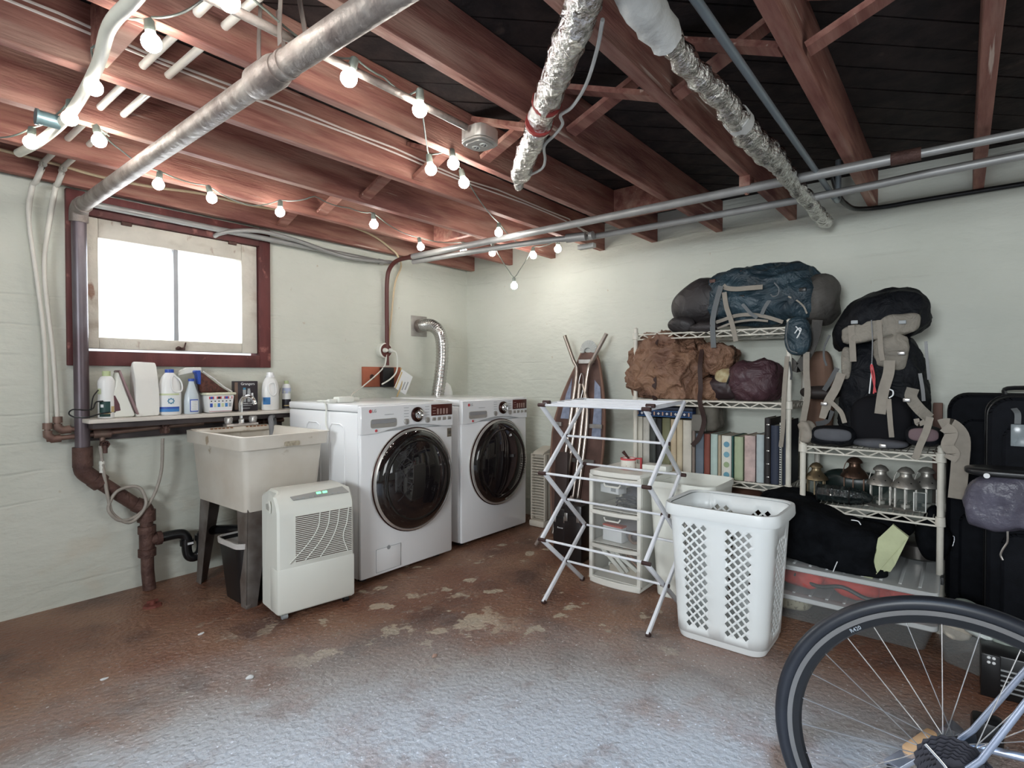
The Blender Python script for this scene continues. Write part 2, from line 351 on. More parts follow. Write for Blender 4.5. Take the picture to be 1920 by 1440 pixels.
g = MB(); g.b2((gx0, .026, gz0), (-2.428, .030, gz1)); 
nt = glow.node_tree; nb = nt.nodes['Principled BSDF']; tl = nt.nodes.new('ShaderNodeBsdfTranslucent'); mxs = nt.nodes.new('ShaderNodeMixShader'); tp = nt.nodes.new('ShaderNodeBsdfTransparent')
mxs.inputs[0].default_value = .75; nt.links.new(tl.outputs[0], mxs.inputs[1]); nt.links.new(tp.outputs[0], mxs.inputs[2]); nt.links.new(mxs.outputs[0], nt.nodes['Material Output'].inputs[0])
g.build('pane', glow, SASH); g = MB(); g.b2((-2.402, .026, gz0), (gx1, .030, gz1)); g.build('pane', glow, SASH)
m = MB(); m.box((.05, .012, .016), (-2.40, -.008, 1.315), .004); m.cyl((-2.385, -.014, 1.31), (-2.375, -.018, 1.352), .005, .004, 8); m.sphere((-2.41, -.012, 1.318), .012, 10); m.build('latch', rust, WIN, 'dark iron window latch')
for x in (-2.66, -2.10): m = MB(); m.box((.05, .012, .03), (x, -.006, 1.982), .003); m.build('hinge', rust, WIN)
# ------------------------------------------------------------------ pipes and overhead runs
foil = M('crinkled_foil_wrap', (.90, .89, .87), .13, 1., var=.2, scale=40, bump=1., bscale=70, bd=.012, detail=2, col2=(.55, .53, .50))
whitetape = M('white_cloth_tape', (.60, .60, .57), .8, var=.15, scale=10, bump=.5, bscale=30)
redtape = M('red_tape', (.30, .035, .03), .6)
R_ = thing('drain_pipe', 'fat galvanized drain pipe slung under the joists, dropping past the window to the floor', 'pipe', (-2.587, -.1, 0))
m = MB(); m.tube([(-2.89, -6.15, 2.0), (-2.905, -1.98, 2.0)], .036, 20); m.tube([(-2.905, -1.98, 2.0), (-2.885, -.14, 2.0)], .033, 20); m.build('overhead_run', galv, R_, world=True)
m = MB(); m.tube([(-2.905, -2.06, 2.0), (-2.905, -2.03, 2.0), (-2.905, -1.93, 2.0), (-2.905, -1.915, 2.0)], [.039, .045, .045, .039], 20); m.tube([(-2.905, -2.10, 2.0), (-2.905, -2.085, 2.0)], .039, 20); m.build('coupling', galv, R_, world=True)
for dy in (-2.02, -2.13):
    m = MB(); m.ribbon([(-2.945, dy, 2.02), (-2.94, dy+.01, 2.08), (-2.925, dy+.02, 2.26)], .02, .002, (0, 1, 0)); m.ribbon([(-2.86, dy, 2.02), (-2.865, dy+.01, 2.08), (-2.875, dy+.03, 2.2)], .02, .002, (0, 1, 0)); m.build('hanger_strap', steel, R_, world=True)
m = MB(); m.tube([(-2.885, -.16, 2.0), (-2.885, -.10, 1.998), (-2.884, -.072, 1.975), (-2.883, -.065, 1.93)], .040, 18, sm=4); m.build('elbow', galv, R_, world=True)
m = MB(); m.tube([(-2.883, -.065, 1.95), (-2.877, -.06, .78)], .032, 20); 
ppaint = M('purple_brown_painted_pipe', (.085, .050, .055), .38, .4, var=.35, scale=5, st=(1, 1, .5), col2=(.17, .155, .175))
m.build('riser', ppaint, R_, world=True)
m = MB(); m.tube([(-2.877, -.06, .80), (-2.877, -.06, .70)], .043, 18); m.tube([(-2.877, -.06, .73), (-2.875, -.06, .68), (-2.84, -.06, .64), (-2.80, -.06, .61)], .040, 18, sm=4); m.tube([(-2.83, -.06, .635), (-2.80, -.06, .605)], .046, 18)
m.tube([(-2.81, -.06, .615), (-2.63, -.06, .45)], .034, 18); m.tube([(-2.65, -.06, .47), (-2.61, -.07, .44), (-2.60, -.07, .40)], .040, 18, sm=4); m.tube([(-2.60, -.07, .43), (-2.60, -.07, .37)], .044, 18)
m.tube([(-2.60, -.07, .38), (-2.60, -.08, .10), (-2.595, -.09, 0)], .031, 18)
for z in (.325, .20): m.tube([(-2.60, -.075, z+.02), (-2.60, -.075, z-.02)], .043, 18)
m.tube([(-2.60, -.075, .32), (-2.60, -.075, .2)], .037, 18); m.tube([(-2.60, -.075, .265), (-2.545, -.085, .268)], .032, 16); m.tube([(-2.56, -.085, .268), (-2.535, -.085, .268)], .037, 16)
m.build('iron_drain', rust, R_, 'rusty iron fittings and lower drain', world=True)
abs_ = M('black_abs_pipe', (.010, .010, .011), .25)
m = MB(); m.tube([(-2.54, -.085, .268), (-2.46, -.09, .27), (-2.425, -.095, .262), (-2.41, -.10, .235), (-2.41, -.10, .20)], .027, 16, sm=4)
m.tube([(-2.41, -.10, .225), (-2.41, -.10, .17), (-2.40, -.105, .135), (-2.375, -.11, .125), (-2.35, -.115, .14), (-2.34, -.12, .18), (-2.34, -.12, .24), (-2.32, -.15, .27), (-2.25, -.30, .29), (-2.2, -.42, .30), (-2.19, -.45, .36), (-2.19, -.45, .47)], .026, 16, sm=4)
for c in ((-2.41, -.10, .215), (-2.34, -.12, .235)): m.cyl((c[0], c[1], c[2]-.016), (c[0], c[1], c[2]+.016), .035, seg=14)
PT = m.build('trap', abs_, R_, 'black plastic trap', world=True)
m = MB(); m.box((.030, .003, .012), (-2.405, -.138, .215)); m.build('sticker', white, PT, world=True)
# supply pipes on the left of the sink
R_ = thing('water_pipe', 'pair of milky plastic water tubes through the joists, coming down to copper pipes', 'pipe', (-2.99, -.05, .86))
pex = M('milky_plastic_tube', (.66, .64, .58), .35, var=.1, scale=12)
m = MB()
m.tube([(-3.035, -6.1, 2.175), (-3.03, -.33, 2.17), (-3.035, -.16, 2.15), (-3.05, -.085, 2.085), *[wy(u, v, -.045) for u, v in ((60, 352), (54, 413), (70, 530), (84, 649), (89, 800))]], lambda t: .0125 if t < .6 else .0095, 10, sm=4); m.build('tube', pex, R_, world=True)
m = MB(); m.tube([(-2.96, -6.1, 2.175), (-2.955, -.33, 2.17), (-2.96, -.16, 2.15), (-2.97, -.085, 2.09), *[wy(u, v, -.045) for u, v in ((104, 352), (86, 457), (84, 530), (99, 661), (108, 790))]], lambda t: .0125 if t < .6 else .0095, 10, sm=4); m.build('tube', pex, R_, world=True)
cop = M('tarnished_copper', (.25, .175, .14), .5, .5, var=.35, scale=12, col2=(.19, .11, .09))
m = MB(); p = wy(89, 797, -.05); q = wy(89, 823, -.05)
m.tube([p, (p.x, -.05, q.z+.02), (p.x+.012, -.05, q.z), (p.x+.04, -.05, q.z), (-2.49, -.05, q.z+.025), (-2.30, -.06, q.z+.03)], .0125, 12, sm=3)
m.tube([p+V((0, 0, .01)), p-V((0, 0, .02))], .020, 12); m.tube([(p.x, -.05, q.z+.04), (p.x, -.05, q.z+.018), (p.x+.02, -.05, q.z-.003), (p.x+.05, -.05, q.z)], .020, 12)
for x in (-2.81, -2.775, -2.50): m.tube([(x-.02, -.05, q.z+.006), (x+.02, -.05, q.z+.007)], .021, 12)
m.tube([(-2.79, -.05, q.z), (-2.79, -.05, q.z-.05)], .013, 10)
m.build('cold_pipe', cop, R_, world=True); zc = q.z
m = MB(); p = wy(108, 785, -.05); q = wy(113, 806, -.05)
m.tube([p, (p.x, -.05, q.z+.02), (p.x+.012, -.05, q.z), (p.x+.04, -.05, q.z), (-2.49, -.045, q.z-.002), (-1.80, -.045, q.z)], .0125, 12, sm=3)
m.tube([p+V((0, 0, .01)), p-V((0, 0, .02))], .020, 12); m.tube([(p.x, -.05, q.z+.03), (p.x, -.05, q.z+.014), (p.x+.02, -.05, q.z-.002), (p.x+.05, -.05, q.z)], .020, 12)
m.build('hot_pipe', cop, R_, world=True); zh = q.z
for c, s in (((-2.79, -.075, zc-.045), 1), ((-2.51, -.085, zh-.005), -1)):
    m = MB(); m.lathe([(0, -.012), (.018, -.012), (.018, .012), (0, .012)], c, 10, Matrix.Rotation(pi/2, 4, 'X'))
    for k in range(6):
        a = k*pi/3; m.tube([(c[0]+.019*cos(a), c[1]-.02, c[2]+.019*sin(a)), (c[0]+.019*cos(a+pi/3), c[1]-.02, c[2]+.019*sin(a+pi/3))], .0035, 6)
        m.tube([(c[0], c[1]-.02, c[2]), (c[0]+.02*cos(a), c[1]-.02, c[2]+.02*sin(a))], .002, 5)
    m.cyl((c[0], c[1]-.015, c[2]-.005), (c[0], c[1]-.015, c[2]-.045), .011, seg=10); m.build('stop_valve', rust, R_, 'bronze stop valve', world=True)
m = MB(); hp = [(188, 836), (193, 877), (203, 935), (212, 964), (241, 980), (264, 964), (274, 941), (264, 917), (247, 912), (223, 919), (209, 935), (204, 958), (226, 976), (258, 966), (285, 935), (302, 885), (305, 822)]
m.tube([wy(u, v, -.09-.028*sin(i*pi/16)+(.02 if 6 < i < 11 else 0)) for i, (u, v) in enumerate(hp)], .0085, 10, sm=6)
H_ = m.build('hose', M('ribbed_grey_hose', (.36, .33, .29), .5, var=.2, scale=20), None); tag(H_, 'grey washer hose hanging in a coil from the two stop valves', 'hose')
m = MB(); m.tube([wy(191, 864, -.09), wy(191, 868, -.09), wy(191.3, 872, -.09), wy(191.4, 876, -.09), wy(191.6, 880, -.09), wy(191.6, 886, -.09)], [.012, .014, .012, .014, .012, .013], 10)
m.build('clamp', offwhite, H_)
# fat cream hose and wires at the far left
m = MB(); pts = [fl(300, -60, 2.06), fl(250, 0, 2.06), fl(205, 50, 2.06), fl(180, 130, 2.065), fl(130, 215, 2.07), fl(75, 265, 2.07), fl(35, 287, 2.09)]
m.tube(pts, .017, 12, sm=6); tag(m.build('cream_hose', cream, None), 'fat cream hose curving under the joists at the far left, between the bulbs', 'hose')
m = MB(); c = fl(92, 225, 2.07); m.cyl(c-V((.03, 0, 0)), c+V((.03, 0, 0)), .024, seg=14); m.cyl(c-V((.038, 0, 0)), c-V((.03, 0, 0)), .028, seg=14); tag(m.build('pipe_cap', M('teal_grey_metal', (.16, .24, .26), .4, .4), None), 'small teal grey cap beside the cream hose under the joists', 'cap')
wire = M('white_wire', (.74, .68, .62), .5, var=.05)
m = MB()
for dz in (0, .018): m.tube([(x, -1.429, 2.205+dz*(1+.3*sin(x*9))+.006*sin(x*5)) for x in [(-5+.25*i) for i in range(19)]]+[(-.45, -1.43, 2.2), (-.2, -1.43, 2.16+dz)], .0045, 6)
tag(m.build('twin_cable', wire, None), 'pair of thin white wires stapled along the side of a joist in mid ceiling', 'cable')
m = MB(); pts = [wy(u, v, -.115) for u, v in ((-40, 270), (40, 291), (110, 309), (187, 331), (283, 350), (377, 363), (470, 385), (600, 408), (690, 437), (735, 468), (747, 482))]+[wy(u, v, -.03) for u, v in ((752, 500), (741, 530), (735, 580), (731, 620), (728, 648))]
m.tube(pts, .0075, 8, sm=4); tag(m.build('romex_cable', M('beige_cable_sheath', (.62, .50, .33), .5), None), 'beige electric cable along the window wall, dropping to the round outlet', 'cable')
m = MB(); m.tube([(-2.82, -.055, 2.035), (-1.0, -.055, 2.03)], .017, 12); m.tube([(-1.03, -.055, 2.03), (-.99, -.055, 2.03)], .021, 12)
tag(m.build('conduit', greypipe, None), 'straight grey conduit along the wall just above the window', 'conduit')
m = MB(); m.tube([wy(402, 443, -.02), wy(412, 438, -.05), wy(440, 433, -.08), wy(490, 434, -.10), wy(560, 452, -.10), wy(650, 482, -.09), wy(745, 493, -.07)], .013, 10, sm=5)
tag(m.build('bent_conduit', greypipe, None), 'thin grey hose bowing out of the top of the window frame', 'conduit')
darkred = M('dark_red_conduit_paint', (.11, .028, .024), .4)
m = MB(); m.tube([(-.93, -.34, 2.045), (-.93, -.16, 2.04), (-.938, -.075, 1.99), (-.946, -.05, 1.90), (-.946, -.045, 1.7), (-.944, -.045, 1.36)], .0165, 12, sm=5); m.cyl((-.93, -.30, 2.045), (-.93, -.34, 2.045), .021, seg=12); m.cyl((-.943, -.045, 1.33), (-.940, -.045, 1.24), .012, seg=10)
tag(m.build('riser_conduit', darkred, None), 'dark red conduit bending down the window wall to the round outlet', 'conduit')
m = MB(); m.tube([(-.93, -.33, 2.045), (-.94, -3.3, 2.045)], .0215, 16); m.tube([(-.94, -3.36, 2.045), (-.94, -6.1, 2.045)], .017, 12)
A_ = m.build('ceiling_pipe', greypipe, None); tag(A_, 'grey pipe under the joists, the one nearer the camera of two crossing to the right', 'pipe')
m = MB(); m.cyl((-.94, -3.28, 2.045), (-.94, -3.38, 2.045), .027, seg=12); m.build('coupling', rust, A_)
m = MB(); m.box((.07, .05, .05), (-.93, -2.71, 2.078), .003); m.tube([(-.93, -2.71+.006*k, 2.045) for k in (-1, 1)], .026, 14); m.build('hanger', wood, A_)
m = MB(); pts = [(-.90, -.30, 2.015), (-.87, -.9, 2.015), (-.80, -1.40, 2.02), (-.72, -1.62, 2.025), (-.655, -1.78, 2.03), (-.655, -3.0, 2.03), (-.70, -3.7, 2.035), (-.72, -6.1, 2.035)]
m.tube(pts, .019, 14, sm=3); m.tube([fl(1062, 447, 2.02), fl(1098, 443, 2.02)], .028, 12); m.tube([fl(1106, 442, 2.02), fl(1112, 441, 2.02)], .026, 12)
B_ = m.build('ceiling_pipe', greypipe, None); tag(B_, 'grey pipe under the joists, the one nearer the right wall of two crossing', 'pipe')
m = MB(); c = fl(1100, 462, 2.0); m.box((.04, .12, .03), c, .004); m.build('bracket', whitetape, B_)
# foil wrapped ducts
def duct(pts, rf, amp, seed, seg=18, sm=10, ridg=0.):
    m = MB(); P = smooth(pts, sm); m.tube(P, [rf(i/(len(P)-1)) for i in range(len(P))], seg)
    for v in m.bm.verts: v.co += V([noise.noise(v.co*26+V((seed, k*9, 0)))*amp for k in range(3)]) + V((0, 0, noise.noise(v.co*8)*amp))
    return m
a, b = fl(1118, -60, 2.05), fl(976, 325, 2.05)
n = 14; pts = [a.lerp(b, i/(n-1))+V((0, 0, .006*sin(i*1.9))) for i in range(n)]; d = (b-a).normalized()
F1 = duct(pts+[b+d*.02, b+d*.055+V((0, 0, -.03)), b+d*.075+V((0, 0, -.055))], lambda t: .044 if t < .83 else max(.003, .042*max(0.0, 1-(t-.83)/.17)**.6+.003*sin(t*40)), .010, 1).build('foil_duct', foil, None, ang=60)
tag(F1, 'foil-wrapped pipe ending in a point, running diagonally under the joists', 'duct')
for t in (.48, .60):
    c = a.lerp(b, t); m = MB(); m.tube([c-d*.006+V((0, 0, .0)), c+d*.008], [.050, .050], 16); m.build('red_tape', redtape, F1)
m = MB(); c0 = a.lerp(b, .28); sd = d.cross(V((0, 0, 1)))
m.tube([a.lerp(b, t)+sd*o_+V((0, 0, -.03)) for t, o_ in ((.1, .05), (.2, .07), (.34, .085), (.45, .075), (.5, .05), (.55, .07), (.62, .06), (.7, .04), (.8, .065), (.88, .07), (.95, .03))], .0055, 7, sm=5); m.build('hanging_cord', whitetape, F1)
m = duct([a+d*-.2, a+d*-.05, a+d*.03], lambda t: .049, .006, 4); m.build('white_wrap', whitetape, F1, ang=60)
pts = [V((-2.36+.196*i, -2.92+.006*sin(i*2), 2.02+.006*cos(i))) for i in range(12)]+[V((-.02, -2.87, 2.06))]
F2 = duct(pts, lambda t: .034+.012*math.exp(-((t-.40)/.07)**2)+.008*math.exp(-((t-.30)/.05)**2)+.004*sin(t*130), .009, 2, sm=9).build('foil_duct', foil, None, ang=60)
tag(F2, 'foil-wrapped pipe with a bulge, running straight to the top of the right wall', 'duct')
duct([(-2.56, -2.92, 2.27), (-2.56, -2.92, 2.13), (-2.53, -2.92, 2.07), (-2.47, -2.92, 2.03), (-2.34, -2.92, 2.02)], lambda t: .060-.018*t, .008, 5, sm=6).build('white_wrap', whitetape, F2, 'white cloth-wrapped elbow', ang=60)
m = MB(); m.tube([(-1.78, -2.92, 2.02), (-1.72, -2.92, 2.02)], .044, 16); m.build('tape_band', whitetape, F2)
m = MB(); m.tube([(-6.1, -3.02, 2.06), (-.46, -3.005, 2.06)], .0125, 10); m.tube([(-.5, -3.005, 2.06), (-.42, -3.005, 2.06), (-.38, -3.005, 2.075), (-.37, -3.005, 2.12), (-.37, -3.005, 2.28)], .014, 10, sm=3)
tag(m.build('thin_pipe', M('blue_grey_pipe', (.26, .31, .34), .4, .4), None), 'thin blue-grey pipe running to the right wall, beside the bulging foil duct', 'pipe')
m = MB(); m.tube([(-.37, -2.98, 2.20), (-.33, -3.0, 2.11), (-.22, -3.02, 2.085), (-.10, -3.06, 2.08), (-.035, -3.2, 2.085), (-.03, -3.6, 2.09), (-.03, -6.1, 2.09)], .013, 10, sm=5)
tag(m.build('black_pipe', black, None), 'black pipe hugging the top of the right wall', 'pipe')
# ceiling conduit with outlet box
m = MB(); m.tube([(-6.1, -2.10, 2.075), (-2.20, -2.085, 2.075)], .0125, 10); tag(m.build('conduit', galv, None), 'conduit under the joists leading to the ceiling outlet box', 'conduit')
O_ = thing('outlet_box', 'grey metal outlet box hanging from the ceiling joists in mid room', 'outlet', (-2.125, -2.085, 2.045))
boxm = M('grey_cast_box', (.52, .50, .46), .45, .5, var=.15, scale=20)
m = MB(); m.prism(rrect(.115, .115, .03, 2), .045, Matrix.Translation((0, 0, 0)), .002); m.build('body', boxm, O_)
m = MB(); m.prism(rrect(.118, .118, .035, 2), .008, Matrix.Translation((0, 0, -.01)), .002); m.prism(rrect(.085, .085, .02, 3), .006, Matrix.Translation((0, 0, -.015)), .002); m.build('cover', boxm, O_)
for s in (-1, 1):
    m = MB(); m.prism(rrect(.032, .026, .012, 4), .003, Matrix.Translation((0, s*.019, -.018)))
    o = m.build('socket', offwhite, O_)
    m = MB()
    for sx in (-1, 1): m.box((.003, .011, .002), (sx*.007, s*.019, -.0185))
    m.cyl((0, s*.019-.009, -.0195), (0, s*.019-.009, -.018), .003, seg=8); m.build('slot', black, o)
# ------------------------------------------------------------------ string lights
glass = M('lit_globe_bulb', (1, .96, .90), .3, var=0, emi=82)
cordm = M('grey_green_light_cord', (.13, .15, .13), .5)
def bulb_string(name, label, pts, extra=()):
    """pts: (u, v, has_bulb, z) along the run"""
    P0 = fl(pts[0][0], pts[0][1], 2.06)
    root = thing(name, label, 'string lights', P0); cab = []
    for i, (u, v, hb, z) in enumerate(pts):
        c = fl(u, v, z) if not isinstance(z, V) else z
        if hb:
            tilt = V((random.uniform(-.25, .25), random.uniform(-.25, .25), -1)).normalized(); r = .0245
            k = c - tilt*(r+.040)
            m = MB(); m.sphere(c, r, 20); m.tube([c-tilt*(r*.8), c-tilt*(r+.010)], [.0135, .010], 12, caps=False); b = m.build('bulb', glass, root, world=True)
            m = MB(); m.tube([c-tilt*(r+.004), c-tilt*(r+.012), c-tilt*(r+.038), c-tilt*(r+.043)], [.0125, .014, .012, .006], 12); m.build('socket', cordm, b, world=True)
            cab.append(k)
        else: cab.append(c)
    out = []
    for a, b in zip(cab, cab[1:]):
        L = (b-a).length
        for t in (0, .25, .5, .75): out.append(a.lerp(b, t)+V((0, 0, -.05*min(L, .5)*4*t*(1-t))))
    out.append(cab[-1])
    m = MB(); m.tube(out, .0032, 7, sm=2); m.build('cord', cordm, root, world=True); return root
zb = 2.045
pm = fl(964, 475, zb); low = pm + (wx(964, 536, pm.x)-pm)
bulb_string('string_lights', 'string of white globe bulbs sagging along the joists over the window wall to the corner',
 [(205, 255, 0, 2.09), (186, 264, 1, zb), (225, 280, 0, 2.09), (297, 346, 1, zb), (397, 372, 1, zb), (470, 385, 0, 2.09), (525, 398, 1, zb), (590, 368, 0, 2.1), (655, 390, 0, 2.1), (701, 421, 1, zb), (789, 463, 1, zb), (869, 471, 1, zb), (923, 474, 1, zb), (0, 0, 1, low), (1000, 479, 1, zb), (1046, 467, 1, zb)])
bulb_string('string_lights', 'string of white globe bulbs zigzagging from the foil pipe across mid ceiling towards the corner',
 [(-60, 255, 0, 2.09), (0, 258, 0, 2.09), (58, 267, 1, zb), (131, 222, 1, zb), (176, 164, 1, zb), (172, 90, 0, 2.08), (235, 35, 0, 2.09), (284, 80, 1, zb), (350, 20, 0, 2.09), (430, 2, 1, zb), (500, 20, 0, 2.09), (620, 105, 0, 2.09), (654, 147, 1, zb), (720, 145, 0, 2.09), (765, 178, 0, 2.09), (787, 206, 1, zb), (808, 318, 1, zb), (850, 307, 1, zb), (870, 343, 1, zb), (935, 436, 1, zb), (985, 462, 0, 2.06)])
# ------------------------------------------------------------------ laundry corner
# shelf over the sink
SZ = .945
R_ = thing('wall_shelf', 'narrow white painted plank shelf on the wall under the window', 'shelf', (-2.3, -.1, .93))
m = MB(); m.b2((-2.885, -.20, .924), (-1.80, -.02, .944), .003); m.build('plank', M('worn_white_board', (.66, .62, .56), .6, var=.2, scale=14, st=(.4, 3, 3)), R_, world=True)
m = MB(); m.b2((-2.86, -.032, .825), (-1.80, -.002, .923), .002); m.b2((-2.86, -.17, .895), (-1.80, -.033, .923), .002); m.build('ledger_board', M('dark_ledger_board', (.07, .055, .055), .6, var=.5, scale=9), R_, world=True)
def gx(u, y=-.11, v=780): return wy(u, v, y).x
hdpe = M('translucent_white_plastic', (.80, .81, .80), .3, var=.03, spec=.5); blue = M('blue_plastic', (.035, .09, .42), .35); green = M('pale_green_cap', (.47, .55, .30), .4)
labelb = M('blue_label', (.05, .22, .55), .5); labelw = M('white_label', (.75, .77, .78), .5, var=.03); teal = M('teal_print', (.06, .25, .40), .5); dkgreen = M('dark_green_print', (.012, .05, .045), .5)
redp = M('red_print', (.55, .07, .08), .5); tan = M('tan_print', (.60, .45, .22), .5); ink = M('black_print', (.02, .02, .03), .5); greyp = M('grey_print', (.35, .37, .38), .5); paleg = M('pale_green_print', (.60, .66, .42), .5)
def wrap(mb, c, r, a0, a1, z0, z1, sx=1, sy=1, off=.0012, n=12):
    """curved label patch on a round or oval bottle"""
    vs = []
    for i in range(n+1):
        a = a0+(a1-a0)*i/n; x, y = c[0]+(r+off)*cos(a)*sx, c[1]+(r+off)*sin(a)*sy
        vs.append((mb.bm.verts.new((x, y, c[2]+z0)), mb.bm.verts.new((x, y, c[2]+z1))))
    for p, q in zip(vs, vs[1:]): mb.bm.faces.new((p[0], q[0], q[1], p[1]))
    return mb
FA = -pi/2-.40   # angle on a bottle that faces the camera
# 1 bottle with green cap and black label
c = V((gx(199), -.12, SZ)); R_ = thing('cleaner_bottle', 'white bottle with pale green cap and dark label, at the left end of the shelf', 'bottle', c)
m = MB(); m.lathe([(0, 0), (.034, 0), (.037, .004), (.037, .085), (.035, .13), (.038, .17), (.036, .190), (.026, .208), (.017, .214), (.017, .22)], seg=24); m.build('bottle_body', hdpe, R_)
m = MB(); m.lathe([(0, .212), (.018, .212), (.018, .238), (0, .240)], seg=20); m.build('cap', green, R_)
m = wrap(MB(), (0, 0, 0), .037, FA-.75, FA+.55, .008, .085); m.build('label', dkgreen, R_, 'dark green label')
m = wrap(MB(), (0, 0, 0), .038, FA-.75, FA+.55, .022, .027); m.build('label_stripe', tan, R_); m = wrap(MB(), (0, 0, 0), .037, FA+.65, FA+1.1, .03, .06); m.build('label_patch', tan, R_); m = wrap(MB(), (0, 0, 0), .037, FA-1.2, FA-.5, .122, .15); m.build('label_logo', paleg, R_)
m = wrap(MB(), (0, 0, 0), .038, FA-.55, FA-.2, .055, .07); m.build('label_emblem', labelw, R_)
# coiled black cord
m = MB(); c0 = wy(151, 775, -.19)
m.tube([c0+V(p) for p in ((.10, .03, .055), (.07, .03, .05), (.055, .02, .02), (.02, 0, .015), (-.03, 0, .02), (-.045, 0, .0), (-.02, 0, -.018), (.03, 0, -.02), (.08, .01, -.008), (.12, .03, -.004), (.16, .05, -.003))], .0035, 7, sm=5)
m.tube([c0+V(p) for p in ((.045, .01, .012), (.05, .02, .04), (.06, .03, .08), (.085, .05, .11))], .003, 7, sm=5)
m.build('cord', black, None); o = bpy.data.objects['cord.002'] if 'cord.002' in bpy.data.objects else COL.objects[-1]; tag(o, 'coiled black cord hanging off the left end of the shelf beside the drain pipe', 'cord')
# 2 iron standing on its heel
R_ = thing('clothes_iron', 'white clothes iron standing on its heel between the green-capped bottle and white paper roll', 'iron', (gx(226), -.11, SZ))
m = MB(); out = [(-.055, 0), (.050, 0), (.058, .012), (.018, .13), (-.012, .232), (-.022, .232), (-.030, .16), (-.056, .10)]
m.prism([(x, z) for x, z in out], .07, Matrix.Translation((0, .035, 0)) @ Matrix.Rotation(pi/2, 4, 'X'), .006); m.build('iron_body', offwhite, R_)
m = MB(); m.prism([(-.038, .03), (-.008, .035), (-.013, .07), (-.032, .115), (-.042, .115)], .074, Matrix.Translation((0, .037, 0)) @ Matrix.Rotation(pi/2, 4, 'X'), .003); m.build('handle_gap', M('maroon_plastic', (.10, .03, .04), .3), R_)
m = MB(); m.prism([(.052, .03), (.062, .012), (.072, .012), (-.010, .245), (-.018, .238)], .085, Matrix.Translation((0, .042, 0)) @ Matrix.Rotation(pi/2, 4, 'X'), .002); m.build('soleplate', M('mauve_steel', (.30, .20, .21), .3, .6), R_, 'dull metal soleplate')
# 3 white paper towel roll / bag
c = V((gx(274), -.10, SZ)); m = MB(); m.blob(c+V((0, 0, .142)), (.112, .09, .290), 16, .006, 9, 3, seg=72); 
for v in m.bm.verts:
    if v.co.z > SZ+.2: v.co.y = -.10+(v.co.y+.10)*(1-.75*(v.co.z-SZ-.2)/.086)
    v.co.z = max(v.co.z, SZ+.001); v.co.x += (v.co.z-SZ)*-.02; v.co.y = max(v.co.y, -.15)
tag(m.build('paper_bag', M('white_paper', (.76, .76, .72), .7, var=.04, bump=.3, bscale=12), None), 'tall plain white paper packet, the highest item on the shelf, beside the jug', 'bag')
# 4 bleach jug
c = V((gx(319), -.105, SZ)); R_ = thing('bleach_jug', 'white jug with a blue screw cap and blue and white label with a flower emblem', 'jug', c)
m = MB(); m.lathe([(0, 0), (.052, 0), (.057, .006), (.057, .125), (.055, .14), (.052, .165), (.040, .205), (.024, .228), (.019, .235), (.019, .24)], seg=28, sy=.85); m.build('jug_body', hdpe, R_)
m = MB(); m.lathe([(0, .232), (.022, .232), (.022, .25), (0, .251)], seg=20); m.build('cap', blue, R_)
m = MB(); m.tube([(.034, -.032, .20), (.046, -.044, .17), (.044, -.05, .135), (.02, -.052, .125), (-.004, -.052, .14), (-.004, -.040, .19), (.01, -.030, .215)], .004, 8, closed=True, sm=5); m.build('handle_recess', hdpe, R_)
for a, b, z0, z1, mt, nm in ((-1.2, 1.0, .018, .115, labelw, 'label'), (-1.2, 1.0, .108, .118, paleg, 'label_band'), (-1.0, 1.0, .034, .045, blue, 'label_band'), (-.9, 1.0, .018, .034, labelb, 'label_band')):
    m = wrap(MB(), (0, 0, 0), .057, FA+a, FA+b, z0, z1, 1, .85, .0012 if nm == 'label' else .0022); m.build(nm, mt, R_)
m = MB()
for k in range(8):
    a = k*pi/4; A2 = FA+.22; px, pz = .013*cos(a), .013*sin(a); th = A2+px/.057; m.sphere((.0605*cos(th), .0605*.85*sin(th), .077+pz), .0042, 8, (1, .4, 1))
m.tube([(.0605*cos(FA+.22+.011*cos(a*.5236)/.057), .0605*.85*sin(FA+.22+.011*cos(a*.5236)/.057), .077+.011*sin(a*.5236)) for a in range(12)], .0013, 5, closed=True)
m.build('flower_emblem', teal, R_)
# 5 clear spray bottle with blue cap
c = V((gx(358), -.12, SZ)); R_ = thing('spray_bottle', 'pale blue-white bottle with a blue collar and blue-framed label, right of the jug', 'bottle', c)
m = MB(); m.lathe([(0, 0), (.036, 0), (.039, .005), (.039, .075), (.034, .11), (.020, .155), (.014, .175), (.014, .19)], seg=24, sy=.8); m.build('bottle_body', M('pale_blue_plastic', (.55, .62, .66), .25, var=.04), R_)
m = MB(); m.lathe([(0, .184), (.016, .184), (.016, .198), (0, .199)], seg=18); m.build('cap', blue, R_)
m = wrap(MB(), (0, 0, 0), .039, FA-.1, FA+1.1, .012, .082, 1, .8); m.build('label', blue, R_); m = wrap(MB(), (0, 0, 0), .040, FA+.02, FA+1.0, .018, .076, 1, .8); m.build('label_panel', labelw, R_)
for k in range(6): m = wrap(MB(), (0, 0, 0), .0405, FA+.15, FA+.8, .068-.009*k, .0705-.009*k, 1, .8); m.build('label_text', greyp, R_)
